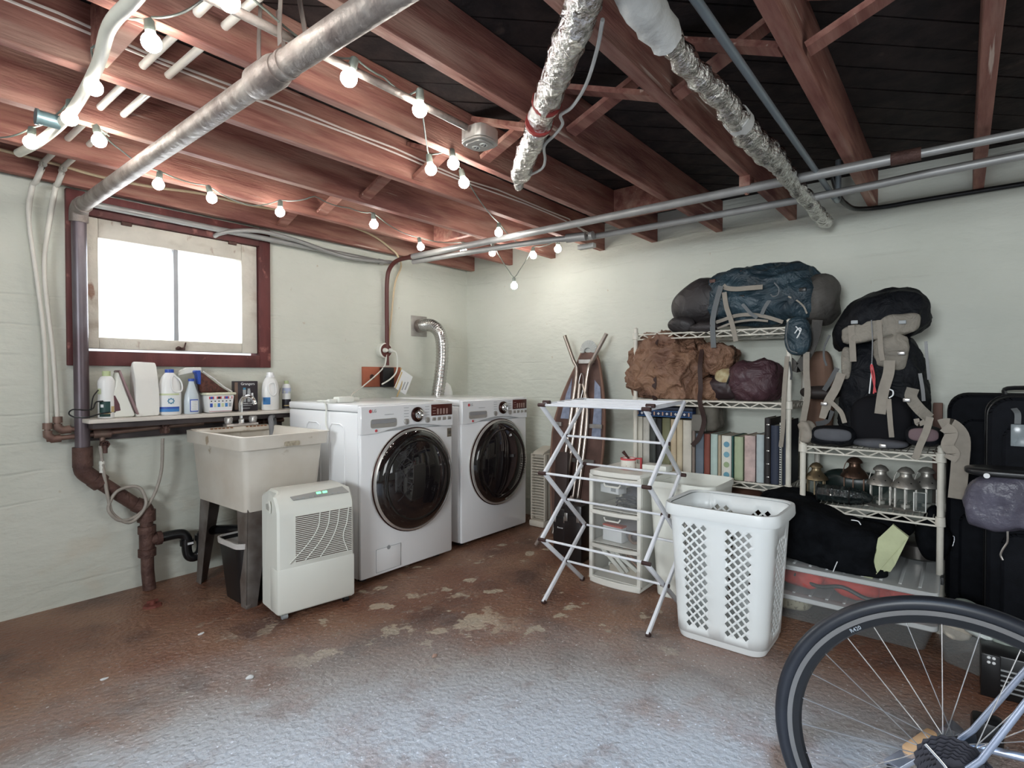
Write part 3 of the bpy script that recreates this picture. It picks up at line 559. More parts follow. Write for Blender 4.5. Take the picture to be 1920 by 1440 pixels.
# 6 trigger sprayer bottle behind
c = V((gx(371, -.07), -.06, SZ)); R_ = thing('trigger_bottle', 'grey bottle with a white trigger sprayer behind the blue-capped bottle', 'bottle', c)
m = MB(); m.lathe([(0, 0), (.026, 0), (.028, .01), (.026, .09), (.022, .11), (.024, .15), (.016, .19), (.014, .22)], seg=20); m.build('bottle_body', M('grey_clear_plastic', (.33, .34, .35), .2, var=.2), R_)
m = MB(); m.prism([(-.105, .222), (-.095, .243), (-.06, .262), (.02, .264), (.022, .235), (-.02, .232), (-.06, .225), (-.10, .214)], .026, Matrix.Translation((0, .013, 0)) @ Matrix.Rotation(pi/2, 4, 'X'), .003); m.build('sprayer_head', offwhite, R_)
# 7 tub and leaning bag
c = V((gx(407), -.115, SZ)); R_ = thing('detergent_tub', 'white rectangular tub with a coloured chart label, behind the faucet', 'tub', c)
m = MB(); m.box((.155, .11, .105), (0, 0, .0525), .012, taper=(.86, .86)); m.build('tub_body', hdpe, R_)
m = MB(); m.box((.168, .12, .014), (0, 0, .110), .005); m.build('lid', M('cream_lid', (.72, .72, .56), .4), R_)
def patch(m, x, z, w, h, off=0):
    y = -.048-.0072*(z/.105)-.0012-off
    return m.box((w, .0008, h), (x, y, z))
m = MB(); patch(m, -.004, .052, .125, .082); m.build('label', labelw, R_)
m = MB(); patch(m, -.004, .014, .125, .011, .001); patch(m, -.004, .088, .13, .014, .001); m.build('label_band', redp, R_, kind='stuff')
for k in range(6):
    m = MB(); patch(m, -.056+.021*k, .088, .014, .013, .002); m.build('label_icon', [blue, labelw, ink, labelw, blue, labelw][k], R_)
    m = MB(); patch(m, -.056+.021*k, .045, .015, .022, .001); m.build('label_icon', [blue, paleg, labelb, paleg, labelb, greyp][k], R_)
    m = MB(); patch(m, -.056+.021*k, .068, .007, .006, .001); m.build('label_icon', ink, R_)
R_ = thing('scrub_bag', 'clear bag of brown wood pellets with blue trim, leaning over the white tub', 'bag', (gx(395), -.10, SZ+.118))
m = MB(); m.prism([(-.058, .0), (.105, .0), (.06, .028), (-.045, .115), (-.068, .12)], .045, Matrix.Translation((0, .022, 0)) @ Matrix.Rotation(pi/2, 4, 'X'), .008)
m.build('contents', M('brown_granules', (.11, .035, .025), .3, var=.6, scale=60, bump=.6, bscale=120), R_)
m = MB(); m.prism([(-.068, .05), (-.058, .045), (-.055, .09), (-.058, .128), (-.082, .128), (-.085, .118), (-.074, .10)], .05, Matrix.Translation((0, .025, 0)) @ Matrix.Rotation(pi/2, 4, 'X'), .003); m.build('blue_trim', blue, R_)
m = MB(); m.tube([(-.045, -.024, .122), (.02, -.024, .075), (.075, -.024, .028), (.118, -.024, .002)], .004, 6); m.build('clear_edge', M('clear_film', (.65, .65, .65), .15, var=.02), R_)
# 8 black care kit box
c = V((gx(460, -.09), -.085, SZ)); R_ = thing('care_kit_box', 'black upright care kit box with pictured bottles, between the tub and white detergent bottle', 'box', c, radians(-6))
m = MB(); m.box((.135, .055, .182), (0, 0, .091), .002); m.build('carton', M('black_carton', (.030, .024, .03), .45, var=.2), R_)
m = MB(); m.b2((-.0685, -.028, .01), (-.05, -.0281, .175)); m.build('side_print', M('brown_print', (.18, .12, .09), .5), R_)
fm = lambda x, z: face_m((x, -.0282, z), (1, 0, 0), (0, 0, 1))
text('brand_text', 'Grangers', .022, labelw, R_, fm(.008, .165)); text('kit_text', 'CLOTHING CARE KIT', .0115, labelw, R_, fm(.008, .045))
for x, h, r, mt in ((-.012, .075, .009, teal), (.014, .070, .009, greyp), (.034, .042, .007, labelw)):
    m = MB(); m.b2((x-r, -.0290, .055), (x+r, -.0282, .055+h), .0004); m.build('bottle_print', greyp, R_); m = MB(); m.b2((x-r*.8, -.0292, .055+h), (x+r*.8, -.0282, .067+h), .0004); m.build('bottle_print', mt, R_)
for z, w in ((.035, .06), (.018, .05)): m = MB(); m.b2((-.03, -.029, z-.003), (-.03+w, -.0282, z+.001)); m.build('small_print', greyp, R_)
# 9 detergent bottle with handle
c = V((gx(507), -.11, SZ)); R_ = thing('detergent_bottle', 'large white detergent bottle with a white cap and oval finger handle', 'bottle', c)
m = MB(); m.lathe([(0, 0), (.050, 0), (.054, .006), (.053, .10), (.052, .14), (.046, .17), (.034, .195), (.026, .203), (.024, .208)], seg=28, sy=.72); m.build('bottle_body', hdpe, R_)
m = MB(); m.lathe([(0, .205), (.027, .205), (.027, .216), (.022, .218), (.021, .236), (0, .238)], seg=20); m.build('cap', white, R_)
m = MB(); m.tube([(-.022, -.036, .165), (.004, -.040, .17), (.016, -.042, .14), (.014, -.044, .105), (-.004, -.044, .09), (-.022, -.042, .105), (-.03, -.038, .14)], .005, 8, closed=True, sm=5); m.build('handle', hdpe, R_)
m = wrap(MB(), (0, 0, 0), .053, FA-.9, FA+.05, .035, .080, 1, .72, .0015); m.build('label', labelb, R_, 'light blue label')
# 10 spray can
c = V((gx(538, -.07), -.065, SZ)); R_ = thing('spray_can', 'slim white spray can with pale green cap, at the right end of the shelf', 'can', c)
m = MB(); m.lathe([(0, 0), (.026, 0), (.026, .145), (.021, .158), (.016, .162)], seg=20); m.build('can_body', labelw, R_)
m = MB(); m.lathe([(0, .160), (.014, .160), (.014, .182), (0, .183)], seg=16); m.build('cap', green, R_)
m = wrap(MB(), (0, 0, 0), .026, FA-1.5, FA+1.5, .002, .062); m.build('label', ink, R_); m = wrap(MB(), (0, 0, 0), .027, FA-.7, FA+.7, .018, .024); m.build('label_stripe', tan, R_)
m = wrap(MB(), (0, 0, 0), .026, FA-1.4, FA+1.4, .10, .135); m.build('label_band', M('lilac_label', (.45, .50, .68), .5), R_)
text('can_text', 'Nap', .026, paleg, R_, face_m((.0275*cos(FA)+.004, .0275*sin(FA), .108), (cos(FA+pi/2), sin(FA+pi/2), 0), (0, 0, 1)))
# ------------------------------------------------------------------ utility sink
sinkm = M('stained_sink_plastic', (.62, .585, .52), .45, var=.10, scale=5, col2=(.55, .50, .43)); layer(sinkm, (.34, .27, .19), 11, .66, .74); 
X0, X1, Y0, Y1 = -2.428, -1.945, -.80, -.14; ZR = .857; cx, cy = (X0+X1)/2, (Y0+Y1)/2
R_ = thing('utility_sink', 'stained cream plastic laundry tub on tapered grey metal legs', 'sink', (cx, cy, 0))
m = MB(); w, d = X1-X0, Y1-Y0; t = .03
def ring(k, z, ox): return [m.bm.verts.new((x*k, y*k, z)) for x, y in rrect(w-ox*2, d-ox*2, .03, 3)]
RR = [ring(.90, .475, .022), ring(1, .79, .022), ring(1, .792, 0), ring(1.01, .857, 0), ring(1, .857, .030), ring(.97, .80, .045), ring(.86, .50, .05)]
for a, b in zip(RR, RR[1:]):
    for j in range(len(a)): m.bm.faces.new((a[j], a[(j+1) % len(a)], b[(j+1) % len(a)], b[j]))
m.bm.faces.new(RR[0][::-1]); m.bm.faces.new(RR[-1]); m.build('tub', sinkm, R_)
m = MB(); m.b2((-w/2+.02, d/2-.10, .835), (w/2-.02, d/2-.008, .862), .006); m.build('deck', sinkm, R_)
for s in (-1, 1):
    for k in range(6): m = MB(); m.b2((s*.10-.05+.022*k, d/2-.108, .858), (s*.10-.038+.022*k, d/2-.100, .864)); m.build('deck_notch', M('rust_spot', (.25, .11, .05), .7) if 'rust_spot' not in bpy.data.materials else bpy.data.materials['rust_spot'], R_)
m = MB(); m.prism(rrect(.085, .024, .008, 2), .004, Matrix.Translation((.02, -d/2-.0035, .808)) @ Matrix.Rotation(pi/2, 4, 'X')); m.build('maker_plate', M('worn_label', (.50, .44, .33), .5, var=.5, scale=60), R_, 'small worn maker plate')
legm = M('dull_galvanized_sheet', (.27, .25, .235), .5, .55, var=.35, scale=9, col2=(.15, .12, .105))
for sx in (-1, 1):
    for sy in (-1, 1):
        m = MB(); X = sx*(w/2-.055); Y = sy*(d/2-.055)
        for dx, dy in ((1, 0), (0, 1)):
            P = []
            for z, ww, off in ((.49, .115, 0), (0, .055, .018)):
                ex = X+sx*off; ey = Y+sy*off
                P.append(((ex, ey, z), (ex-sx*ww*dx, ey-sy*ww*dy, z)))
            n = V((0, sy, 0)) if dx else V((sx, 0, 0)); vs = []
            for o_ in (0, -.003):
                for q in (P[0][0], P[0][1], P[1][1], P[1][0]): vs.append(m.bm.verts.new(V(q)+n*o_))
            for f in ((0, 1, 2, 3), (7, 6, 5, 4), (0, 4, 5, 1), (1, 5, 6, 2), (2, 6, 7, 3), (3, 7, 4, 0)): m.bm.faces.new([vs[i] for i in f])
        m.box((.03, .03, .02), (X+sx*.004, Y+sy*.004, .01), .003); m.build('leg', legm, R_)
m = MB(); m.cyl((0.06, .0, .40), (.06, 0, .49), .03, seg=14); m.build('drain', rust, R_)
# faucet
R_ = thing('faucet', 'chrome gooseneck faucet with two clear knobs on the back of the sink', 'faucet', (-2.14, -.185, .862))
m = MB(); m.b2((-.095, -.028, 0), (.095, .028, .018), .007); m.build('base', M('worn_chrome', (.62, .58, .55), .3, .8, var=.2), R_)
m = MB(); m.tube([(0, 0, .015), (0, 0, .10), (0, -.003, .14), (.01, -.018, .168), (.025, -.045, .175), (.038, -.072, .16), (.044, -.085, .13)], .0115, 14, sm=6); m.lathe([(.014, .015), (.019, .015), (.019, .04), (.014, .045)], seg=16); m.build('spout', chrome, R_)
kn = M('clear_acrylic_knob', (.8, .78, .75), .1, var=0, trans=.7)
for s in (-1, 1):
    m = MB(); m.lathe([(0, .018), (.018, .018), (.023, .024), (.025, .052), (.020, .058), (0, .058)], (s*.072, 0, 0), 8); m.build('knob', kn, R_)
    m = MB(); m.cyl((s*.072, 0, .016), (s*.072, 0, .05), .009, seg=10); m.build('stem', chrome, R_)
m = MB(); m.cyl((-1.99, -.06, .868), (-1.955, -.10, .868), .019, seg=12); m.cyl((-1.985, -.05, .868), (-1.80, -.05, .87), .012, seg=10)
tag(m.build('brass_spigot', rust, None), 'tarnished hose spigot on the pipe behind the right of the sink', 'spigot')
m = MB(); m.tube([(-1.885, -.10, .80), (-1.90, -.12, .87), (-1.93, -.16, .905), (-1.965, -.20, .895), (-1.985, -.25, .85), (-1.99, -.27, .76)], .0155, 12, sm=6)
tag(m.build('drain_hose', M('ribbed_grey_plastic', (.20, .205, .215), .5), None), 'ribbed grey washer drain hose hooked over the sink edge', 'hose')
# wastebasket
R_ = thing('wastebasket', 'black wastebasket with a white bag folded over its rim, under the sink', 'wastebasket', (-2.255, -.60, 0))
m = MB(); shell_box(m, .30, .25, .31, .05, .80, .004); m.build('bin', black, R_)
m = MB(); shell_box(m, .306, .256, .035, .05, .985, .008, z0=.283); m.build('bin_liner', M('white_bin_bag', (.62, .60, .58), .3, var=.15, bump=.4), R_)
# floor cleanout bolt
m = MB(); c = fl(286, 1136); m.lathe([(0, .0), (.045, 0), (.040, .008), (.014, .010), (.014, .028), (0, .03)], c, 8); m.box((.05, .014, .012), c+V((0, 0, .024)), .002)
tag(m.build('floor_cleanout', M('rusty_red_iron', (.20, .06, .045), .7, .2, var=.4), None), 'small rusty cleanout cap on the floor beside the drain pipe', 'plug')
# ------------------------------------------------------------------ dehumidifier
R_ = thing('dehumidifier', 'off-white portable dehumidifier on casters in front of the sink', 'dehumidifier', (-2.185, -1.068, 0), radians(-8.3))
W_, H_, D_ = .385, .605, .215
m = MB(); prof = [(0, .04), (.012, .028), (D_-.012, .028), (D_, .04), (D_, .57), (D_-.02, H_), (.085, H_), (.05, .592), (.012, .545), (0, .515)]
m.prism([(y, z) for y, z in prof], W_, Matrix(((0, 0, 1, -W_/2), (1, 0, 0, 0), (0, 1, 0, 0), (0, 0, 0, 1))), .010); 

for v in m.bm.verts:
    if v.co.z > .585: v.co.x *= .86
DB = m.build('housing', offwhite, R_)
m = MB(); m.b2((-W_/2-.002, -.003, .036), (W_/2+.002, .10, .252), .010); m.build('bucket', offwhite, R_, 'removable lower bucket front')
m = MB(); m.b2((-.108, -.0015, .268), (.178, .004, .492)); m.build('grille_back', M('dark_grille_recess', (.07, .035, .025), .7), R_)
m = MB()
for k in range(25): z = .271+k*.0092; m.b2((-.108, -.006, z-.0020), (.178, .001, z+.0020))
o = m.build('grille_slats', offwhite, R_, kind='stuff')
for k in range(4):
    m = MB(); m.tube([(x, -.0065, z) for x, z in ((-.09+.075*k-(.07 if k < 3 else .0)+.02, .272), (-.03+.06*k-.02, .35), (.0+.05*k, .42), (.01+.05*k, .49))], .0028, 6, sm=4); m.build('grille_rib', offwhite, R_)
m = MB(); m.prism([(-.11, .0), (.175, .0), (.15, .040), (-.12, .022)], .003, face_m((0, .021, .562), (1, 0, 0), (0, .68, .73))); m.build('control_panel', M('grey_panel', (.36, .36, .34), .4), R_)
scr = M('lit_green_display', (.25, .9, .45), .4, var=0, emi=1.2)
pm_ = face_m((0, .021, .562), (1, 0, 0), (0, .68, .73))
for x in (.02, .052): m = MB(); m.prism(rrect(.024, .012, .002, 1), .002, pm_ @ Matrix.Translation((x, .021, .003))); m.build('display', scr, R_, 'small lit green display')
for x in (-.09, -.06, -.025, .0, .025, .09, .12): m = MB(); m.prism(rrect(.014, .007, .003, 2), .002, pm_ @ Matrix.Translation((x, .007, .003))); m.build('button', greyp, R_)
m = MB(); m.prism([(-.024, -.024), (.022, -.03), (.028, .0), (.012, .026), (-.03, .018)], .006, face_m((-W_/2-.003, .10, .535), (0, -1, 0), (0, 0, 1))); m.build('side_handle', offwhite, R_, 'moulded side handle')
m = MB(); m.prism([(-.016, -.014), (.014, -.018), (.018, .0), (.008, .016), (-.02, .010)], .002, face_m((-W_/2-.009, .10, .535), (0, -1, 0), (0, 0, 1))); m.build('handle_recess', M('painted_shadow_grey', (.42, .42, .38), .5), R_)  # raised grey patch, the hollow's shade is painted into its colour
for x in (-.15, .16):
    for y in (.035, .17): m = MB(); m.cyl((x-.012, y, .016), (x+.012, y, .016), .016, seg=14); m.cyl((x, y, .02), (x, y, .036), .007, seg=8); m.build('caster', black if x > 0 else greyp, R_)
# ------------------------------------------------------------------ washer and dryer
ringm = M('dark_bronze_ring', (.05, .018, .014), .2, .6); silver = M('silver_plastic', (.62, .60, .57), .28, .7)
domem = M('dark_tinted_door_glass', (.010, .008, .009), .03, var=0, coat=1., alpha=.90); bandm = M('black_gloss_door_band', (.008, .006, .006), .06, var=0, coat=1.)
dispm = M('dark_red_display', (.085, .022, .018), .25, var=.1)
def laundry(name, label, fl_, fr_, y, washer):
    w = fr_-fl_; R_ = thing(name, label, 'washing machine' if washer else 'dryer', ((fl_+fr_)/2, y, 0)); H = 1.0; D = .72
    m = MB(); m.b2((-w/2, .012, .03), (w/2, D, .955), .010); m.build('cabinet', white, R_)
    m = MB(); m.b2((-w/2-.002, .004, .957), (w/2+.002, D+.004, H), .010); m.build('top_cover', white, R_)
    m = MB(); m.b2((-w/2, -.014, .03), (w/2, .014, .845), .012); m.build('front_panel', white, R_)
    # control panel with an arched lower edge
    out = [(-w/2, .992), (-w/2, .832)]
    for k in range(17):
        t = k/16; x = -w/2+w*t; out.append((x, .832+.030*sin(pi*min(1, max(0, (t-.15)/.75)))+.008*t))
    out += [(w/2, .992)]
    o2 = [out[0]]+out[2:]
    m = MB(); m.prism(o2[::-1], .034, Matrix(((1, 0, 0, 0), (0, 0, -1, .012), (0, 1, 0, 0), (0, 0, 0, 1))), .005); m.build('control_panel', white, R_)
    Y = -.023
    # door
    dz = .545; dx = .02 if washer else .018; Rr = .300
    MX = Matrix.Translation((dx, -.014, dz)) @ Matrix.Rotation(pi/2, 4, 'X')
    m = MB(); m.lathe([(Rr+.006, 0), (Rr+.006, .012), (Rr+.001, .030), (Rr-.008, .034), (Rr-.014, .026)], seg=72, mat=MX); dr = m.build('door', silver, R_, 'round door in a silver and bronze ring')
    m = MB(); m.tube([(dx+(Rr+.004)*cos(a*2*pi/72), -.030, dz+(Rr+.004)*sin(a*2*pi/72)) for a in range(72)], .0055, 8, closed=True); m.build('door_ring', ringm, dr)
    m = MB(); m.lathe([(Rr-.009, .031), (Rr-.02, .044), (Rr-.062, .060), (Rr-.075, .056)], seg=72, mat=MX); m.build('door_band', bandm, dr, 'gloss black band')
    m = MB(); m.lathe([(Rr-.072, .056), (Rr-.10, .066), (Rr-.16, .078), (Rr-.24, .084), (0, .086)], seg=72, mat=MX); m.build('door_glass', domem, dr, 'domed dark glass')
    m = MB(); m.lathe([(Rr-.074, .050), (Rr-.09, .030), (Rr-.12, .012), (.10, .004), (0, .004)], seg=48, mat=MX); m.build('drum_bowl', M('dim_drum_steel', (.06, .055, .055), .3, .7) if 'dim_drum_steel' not in bpy.data.materials else bpy.data.materials['dim_drum_steel'], dr)
    m = MB(); m.tube([(dx+(Rr-.085)*cos(a), -.014-.058, dz+(Rr-.085)*sin(a)) for a in [(-.5+.09*k) for k in range(11)]], .002, 6); m.build('painted_reflection_arc', silver, dr)  # silver arc added as a painted reflection ring on the door glass
    # controls
    kx, kz = (.046, .928) if washer else (.062, .930)
    KM = Matrix.Translation((kx, Y, kz)) @ Matrix.Rotation(pi/2, 4, 'X')
    m = MB(); m.lathe([(.044, 0), (.045, .010), (.034, .016), (.030, .012)], seg=32, mat=KM); kb = m.build('dial', ringm, R_, 'chrome dial with a bronze ring')
    m = MB(); m.lathe([(.031, .006), (.031, .026), (.024, .030), (.022, .024), (.012, .024), (.012, .030), (0, .031)], seg=28, mat=KM); m.box((.010, .014, .042), (kx, Y-.028, kz), .003); m.build('knob_grip', chrome, kb)
    for dx2, n in ((-.098, 6), (.066, 5)):
        for k in range(n):
            m = MB(); m.b2((kx+dx2, Y-.0012, kz+.042-.017*k), (kx+dx2+.035, Y, kz+.0445-.017*k)); m.build('program_mark', greyp, R_)
    for dx2 in (-.083, .082):
        m = MB(); m.lathe([(.017, 0), (.017, .006), (.012, .008), (0, .008)], (kx+dx2, Y, kz-.038), 18, Matrix.Rotation(pi/2, 4, 'X')); m.build('button', silver, R_)
    x1 = w/2-.012; x0 = x1-(.178 if washer else .165)
    m = MB(); m.b2((x0, Y-.003, .912), (x1, Y+.004, .982), .002); dp = m.build('display', dispm, R_, 'dark red display panel')
    for k in range(4): m = MB(); m.b2((x0+.045+.026*k, Y-.0042, .920), (x0+.060+.026*k, Y-.003, .955), .0003); m.build('display_segment', M('dim_segment', (.38, .25, .22), .5) if 'dim_segment' not in bpy.data.materials else bpy.data.materials['dim_segment'], dp)
    for k in range(3): m = MB(); m.b2((x0+.01, Y-.0042, .925+.017*k), (x0+.035, Y-.003, .928+.017*k), .0003); m.build('display_segment', bpy.data.materials['dim_segment'], dp)
    for k in range(4): m = MB(); m.b2((x0+.006+.044*k, Y-.004, .882), (x0+.036+.044*k, Y+.004, .902), .003); m.build('button', silver, R_)
    # detergent drawer
    a, b = (-w/2+.062, -w/2+.245)
    m = MB(); m.prism(rrect(b-a, .05, .014, 3), .003, face_m(((a+b)/2, Y+.001, .892), (1, 0, 0), (0, 0, 1))); dw = m.build('drawer', silver, R_, 'silver drawer pull')
    m = MB(); m.prism(rrect(b-a-.012, .022, .006, 3), .004, face_m(((a+b)/2, Y, .902), (1, 0, 0), (0, 0, 1))); m.build('pull_shade_patch', M('painted_pull_shadow', (.30, .30, .31), .4) if 'painted_pull_shadow' not in bpy.data.materials else bpy.data.materials['painted_pull_shadow'], dw)  # raised grey plate with the shade under the pull put into its colour
    text('logo_text', 'LG', .024, greyp, R_, face_m((-w/2+.088, Y-.0012, .962), (1, 0, 0), (0, 0, 1)))
    m = MB(); m.lathe([(.010, 0), (.010, .001), (0, .001)], (-w/2+.062, Y, .962), 18, Matrix.Rotation(pi/2, 4, 'X')); m.build('logo_mark', redp, R_)
    m = MB(); m.lathe([(.008, 0), (.007, .004), (0, .004)], (-w/2+.10, Y, .852), 14, Matrix.Rotation(pi/2, 4, 'X')); m.build('power_mark', redp, R_)
    for q in (.0, .012): m = MB(); m.b2((-w/2+.16+q*2, Y-.001, .938), (-w/2+.20+q*2, Y, .9405)); m.build('program_mark', greyp, R_)
    # embossed side shapes
    for yy in (.20, .44):
        m = MB(); m.tube([(-w/2-.001, yy-.07, .30), (-w/2-.001, yy-.07, .84), (-w/2-.001, yy-.06, .87), (-w/2-.001, yy-.03, .885), (-w/2-.001, yy+.05, .885), (-w/2-.001, yy+.075, .86), (-w/2-.001, yy+.08, .82), (-w/2-.001, yy+.08, .30)], .004, 6); m.build('side_embossing', white, R_)
    for sx in (-1, 1):
        for yy in (.07, D-.08): m = MB(); m.cyl((sx*(w/2-.07), yy, 0), (sx*(w/2-.07), yy, .035), .025, seg=14); m.build('foot', black, R_)
    if washer:
        m = MB(); c = (-w/2+.19, -.0155, .115)
        m.b2((c[0]-.088, -.017, .05), (c[0]+.088, -.013, .18), .002); ap = m.build('filter_hatch', white, R_)
        m = MB(); m.tube([(c[0]+x, -.0172, c[2]+z) for x, z in ((-.088, -.065), (.088, -.065), (.088, .065), (-.088, .065))], .0013, 5, closed=True); m.build('hatch_seam', greyp, ap)
        m = MB(); m.lathe([(0, 0), (.012, 0), (.012, .002), (0, .002)], (c[0], -.017, .176), 14, Matrix.Rotation(pi/2, 4, 'X')); m.build('hatch_notch', greyp, ap)
        m = MB(); m.b2((w/2-.046, -.0165, .77), (w/2-.010, -.0140, .825)); st = m.build('badge', M('bronze_badge', (.22, .19, .15), .35, .3), R_); text('badge_text', 'i0', .03, ink, st, face_m((w/2-.028, -.0168, .797), (1, 0, 0), (0, 0, 1)))
    return R_
laundry('washing_machine', 'white front-loading washing machine beside the sink, with a hatch at its lower left', -1.857, -1.150, -.945, True)
laundry('clothes_dryer', 'white front-loading dryer to the right of the washing machine', -1.022, -.312, -.905, False)
# plug adapter, cords
R_ = thing('plug_adapter', 'white plug adapter lying on the washing machine with its cord', 'adapter', (-1.753, -.66, 1.002))
m = MB(); m.b2((-.055, -.03, 0), (.05, .03, .034), .006); m.box((.06, .035, .02), (.09, .03, .014), .005); m.box((.05, .03, .02), (-.09, -.01, .012), .005); m.build('adapter_body', offwhite, R_)
for s in (-1, 1): m = MB(); m.b2((.046, s*.012-.003, .012), (.052, s*.012+.003, .022)); m.build('socket_slot', greyp, R_)
m = MB(); m.tube([(-.11, -.01, .012), (-.14, .06, .01), (-.116, .03, .008), (-.120, -.0, -.03), (-.122, .00, -.12), (-.125, -.03, -.16)], .005, 8, sm=5); m.tube([(.11, .035, .012), (.2, .20, .01), (.35, .42, .03), (.55, .57, .08), (.76, .60, .22), (.80, .61, .33)], .005, 8, sm=6); m.build('cord', offwhite, R_)
# round outlet on its dark red conduit, boards
R_ = thing('wall_outlet', 'round dark red wall outlet with a white plug on the red conduit', 'outlet', (-.958, -.02, 1.355))
m = MB(); m.lathe([(0, 0), (.058, 0), (.060, .004), (.060, .045), (.052, .052)], (0, .02, 0), 28, Matrix.Rotation(pi/2, 4, 'X')); m.build('box', offwhite, R_)
m = MB(); m.lathe([(.052, .050), (.050, .055), (0, .056)], (0, .02, 0), 28, Matrix.Rotation(pi/2, 4, 'X')); m.build('cover', darkred, R_)
for x in (-.02, .03): m = MB(); m.lathe([(.018, 0), (.018, .012), (.012, .03), (0, .032)], (x, -.035, .0), 16, Matrix.Rotation(pi/2, 4, 'X')); m.build('plug', offwhite, R_)
m = MB(); m.tube([(.03, -.065, 0), (.05, -.09, -.02), (.062, -.09, -.10), (.055, -.08, -.17), (.0, -.08, -.22), (-.08, -.08, -.26)], .006, 8, sm=5); m.build('plug_cord', offwhite, R_)
R_ = thing('switch_board', 'small reddish wooden board with a black box, above the washing machine', 'board', (-.97, 0, 1.15))
m = MB(); m.b2((-.18, -.022, -.075), (.18, 0, .078), .003); m.build('board', M('orange_red_board', (.40, .12, .065), .6, var=.3), R_)
m = MB(); m.b2((-.03, -.07, -.078), (.075, -.022, .075), .006); m.build('box', black, R_)
m = MB(); m.lathe([(.022, 0), (.018, .006), (.012, .004), (0, .006)], (-.10, -.022, 0), 12, Matrix.Rotation(pi/2, 4, 'X')); m.build('washer', rust, R_)
R_ = thing('paper_tag', 'white paper instruction tag hanging on cords behind the washing machine', 'tag', (-.845, -.12, 1.10))
m = MB(); m.box((.125, .003, .16), (0, 0, .01), rot=Matrix.Rotation(radians(28), 4, 'Y')); tg = m.build('card', labelw, R_)
for k in range(3): m = MB(); m.box((.010, .001, .07), (-.032+.03*k, -.0024, -.02+.0), rot=Matrix.Rotation(radians(28), 4, 'Y')); m.build('tag_print', greyp, tg)
m = MB(); m.box((.012, .001, .14), (-.05, -.0024, .028), rot=Matrix.Rotation(radians(28), 4, 'Y')); m.build('tag_stripe', tan, tg)
m = MB(); m.tube([(.0, .03, .12), (-.02, .0, .0), (-.06, .0, -.09), (-.075, .0, -.12)], .006, 8, sm=4); m.build('cord', tan, R_)
# dryer vent duct
R_ = thing('vent_duct', 'shiny flexible metal duct curving from a wall plate down behind the dryer', 'duct', (-.575, -.2, 1.0))
m = MB(); m.b2((-.665, -.006, 1.485), (-.495, 0, 1.655), .002); m.build('wall_plate', M('worn_steel_plate', (.42, .40, .37), .5, .5, var=.3, scale=15), R_, world=True)
alu = M('ribbed_aluminium', (.56, .55, .53), .25, .95, var=.1)
P = smooth([(-.583, -.0, 1.572), (-.583, -.09, 1.575), (-.575, -.16, 1.565), (-.560, -.215, 1.52), (-.545, -.235, 1.44), (-.54, -.235, 1.3), (-.555, -.23, 1.15), (-.575, -.22, 1.0), (-.58, -.21, .80)], 22)
m = MB(); m.tube(P, [.049+.0025*(i % 4 in (1, 2)) for i in range(len(P))], 24); m.build('flex_pipe', alu, R_, world=True, ang=20)
m = MB(); m.tube([(-.583, -.005, 1.572), (-.583, -.05, 1.573)], .055, 24); m.build('collar', galv, R_, world=True)
m = MB(); m.lathe([(0, .0), (.075, 0), (.08, .01), (.08, .16), (.065, .215), (.04, .24), (0, .245)], (-.40, -.10, .86), 24); m.build('none', hdpe); o = COL.objects[-1]; o.name = 'white_canister'; tag(o, 'rounded white canister half hidden behind the dryer beside the flexible duct', 'container')
m = MB(); m.cyl((-.40, -.10, 0), (-.40, -.10, .86), .05, seg=16); m.build('stand', hdpe, o)
m = MB(); m.tube([(-1.83, -.03, 1.0), (-1.815, -.03, 1.05), (-1.80, -.02, 1.08)], .003, 6); tag(m.build('wire_stub', greypipe, None), 'short bare wire sticking up behind the washing machine', 'wire')
# slatted upright heater in the corner
R_ = thing('slatted_heater', 'beige slatted upright heater panel leaning between the dryer and ironing board', 'heater', (-.185, -.985, 0))
bg_ = M('beige_plastic', (.56, .51, .43), .5, var=.12)
for s in (-1, 1): m = MB(); m.b2((-.07, s*.062-.006, .05), (-.03, s*.062+.006, .56), .004); m.build('side_rail', bg_, R_)
m = MB()
m.b2((-.03, -.06, .05), (.05, .06, .56), .01); m.build('casing', bg_, R_)
for k in range(22): m = MB(); m.box((.034, .115, .006), (-.052, 0, .075+k*.0215), rot=Matrix.Rotation(.5, 4, 'Y')); m.build('slat', bg_, R_)
m = MB(); m.prism([(-.075, 0), (.06, 0), (.10, .05), (.06, .05), (-.05, .02)], .10, Matrix.Translation((0, .05, .555)) @ Matrix.Rotation(pi/2, 4, 'X'), .003); m.build('top_handle', bg_, R_)
m = MB(); m.b2((-.09, -.07, 0), (.07, .07, .05), .012); m.build('base', bg_, R_)
# ------------------------------------------------------------------ ironing board leaning on the right wall
def IP(y, z, off=0.): return V((-.34+.24*z/1.45-off, y, z))
R_ = thing('ironing_board', 'folded ironing board leaning on the right wall, legs crossed upwards in a V', 'ironing board', (-.34, -1.33, 0))
L_ = [(-1.20, 0), (-1.135, .40), (-1.115, .73), (-1.150, .94), (-1.215, 1.12), (-1.27, 1.24), (-1.305, 1.33), (-1.335, 1.365)]; R2 = [(-1.375, 1.37), (-1.41, 1.34), (-1.45, 1.27), (-1.495, 1.10), (-1.535, .88), (-1.545, .6), (-1.52, .3), (-1.47, 0)]
def plate(mb, out, off, t):
    vs = [mb.bm.verts.new(IP(y, z, off)) for y, z in out]; ws = [mb.bm.verts.new(IP(y, z, off+t)) for y, z in out]; n = len(out)
    mb.bm.faces.new(vs); mb.bm.faces.new(ws[::-1])
    for j in range(n): mb.bm.faces.new((vs[j], vs[(j+1) % n], ws[(j+1) % n], ws[j]))
    return mb
brd = M('brown_ironing_board_underside', (.15, .085, .07), .5, .3, var=.4, scale=9)
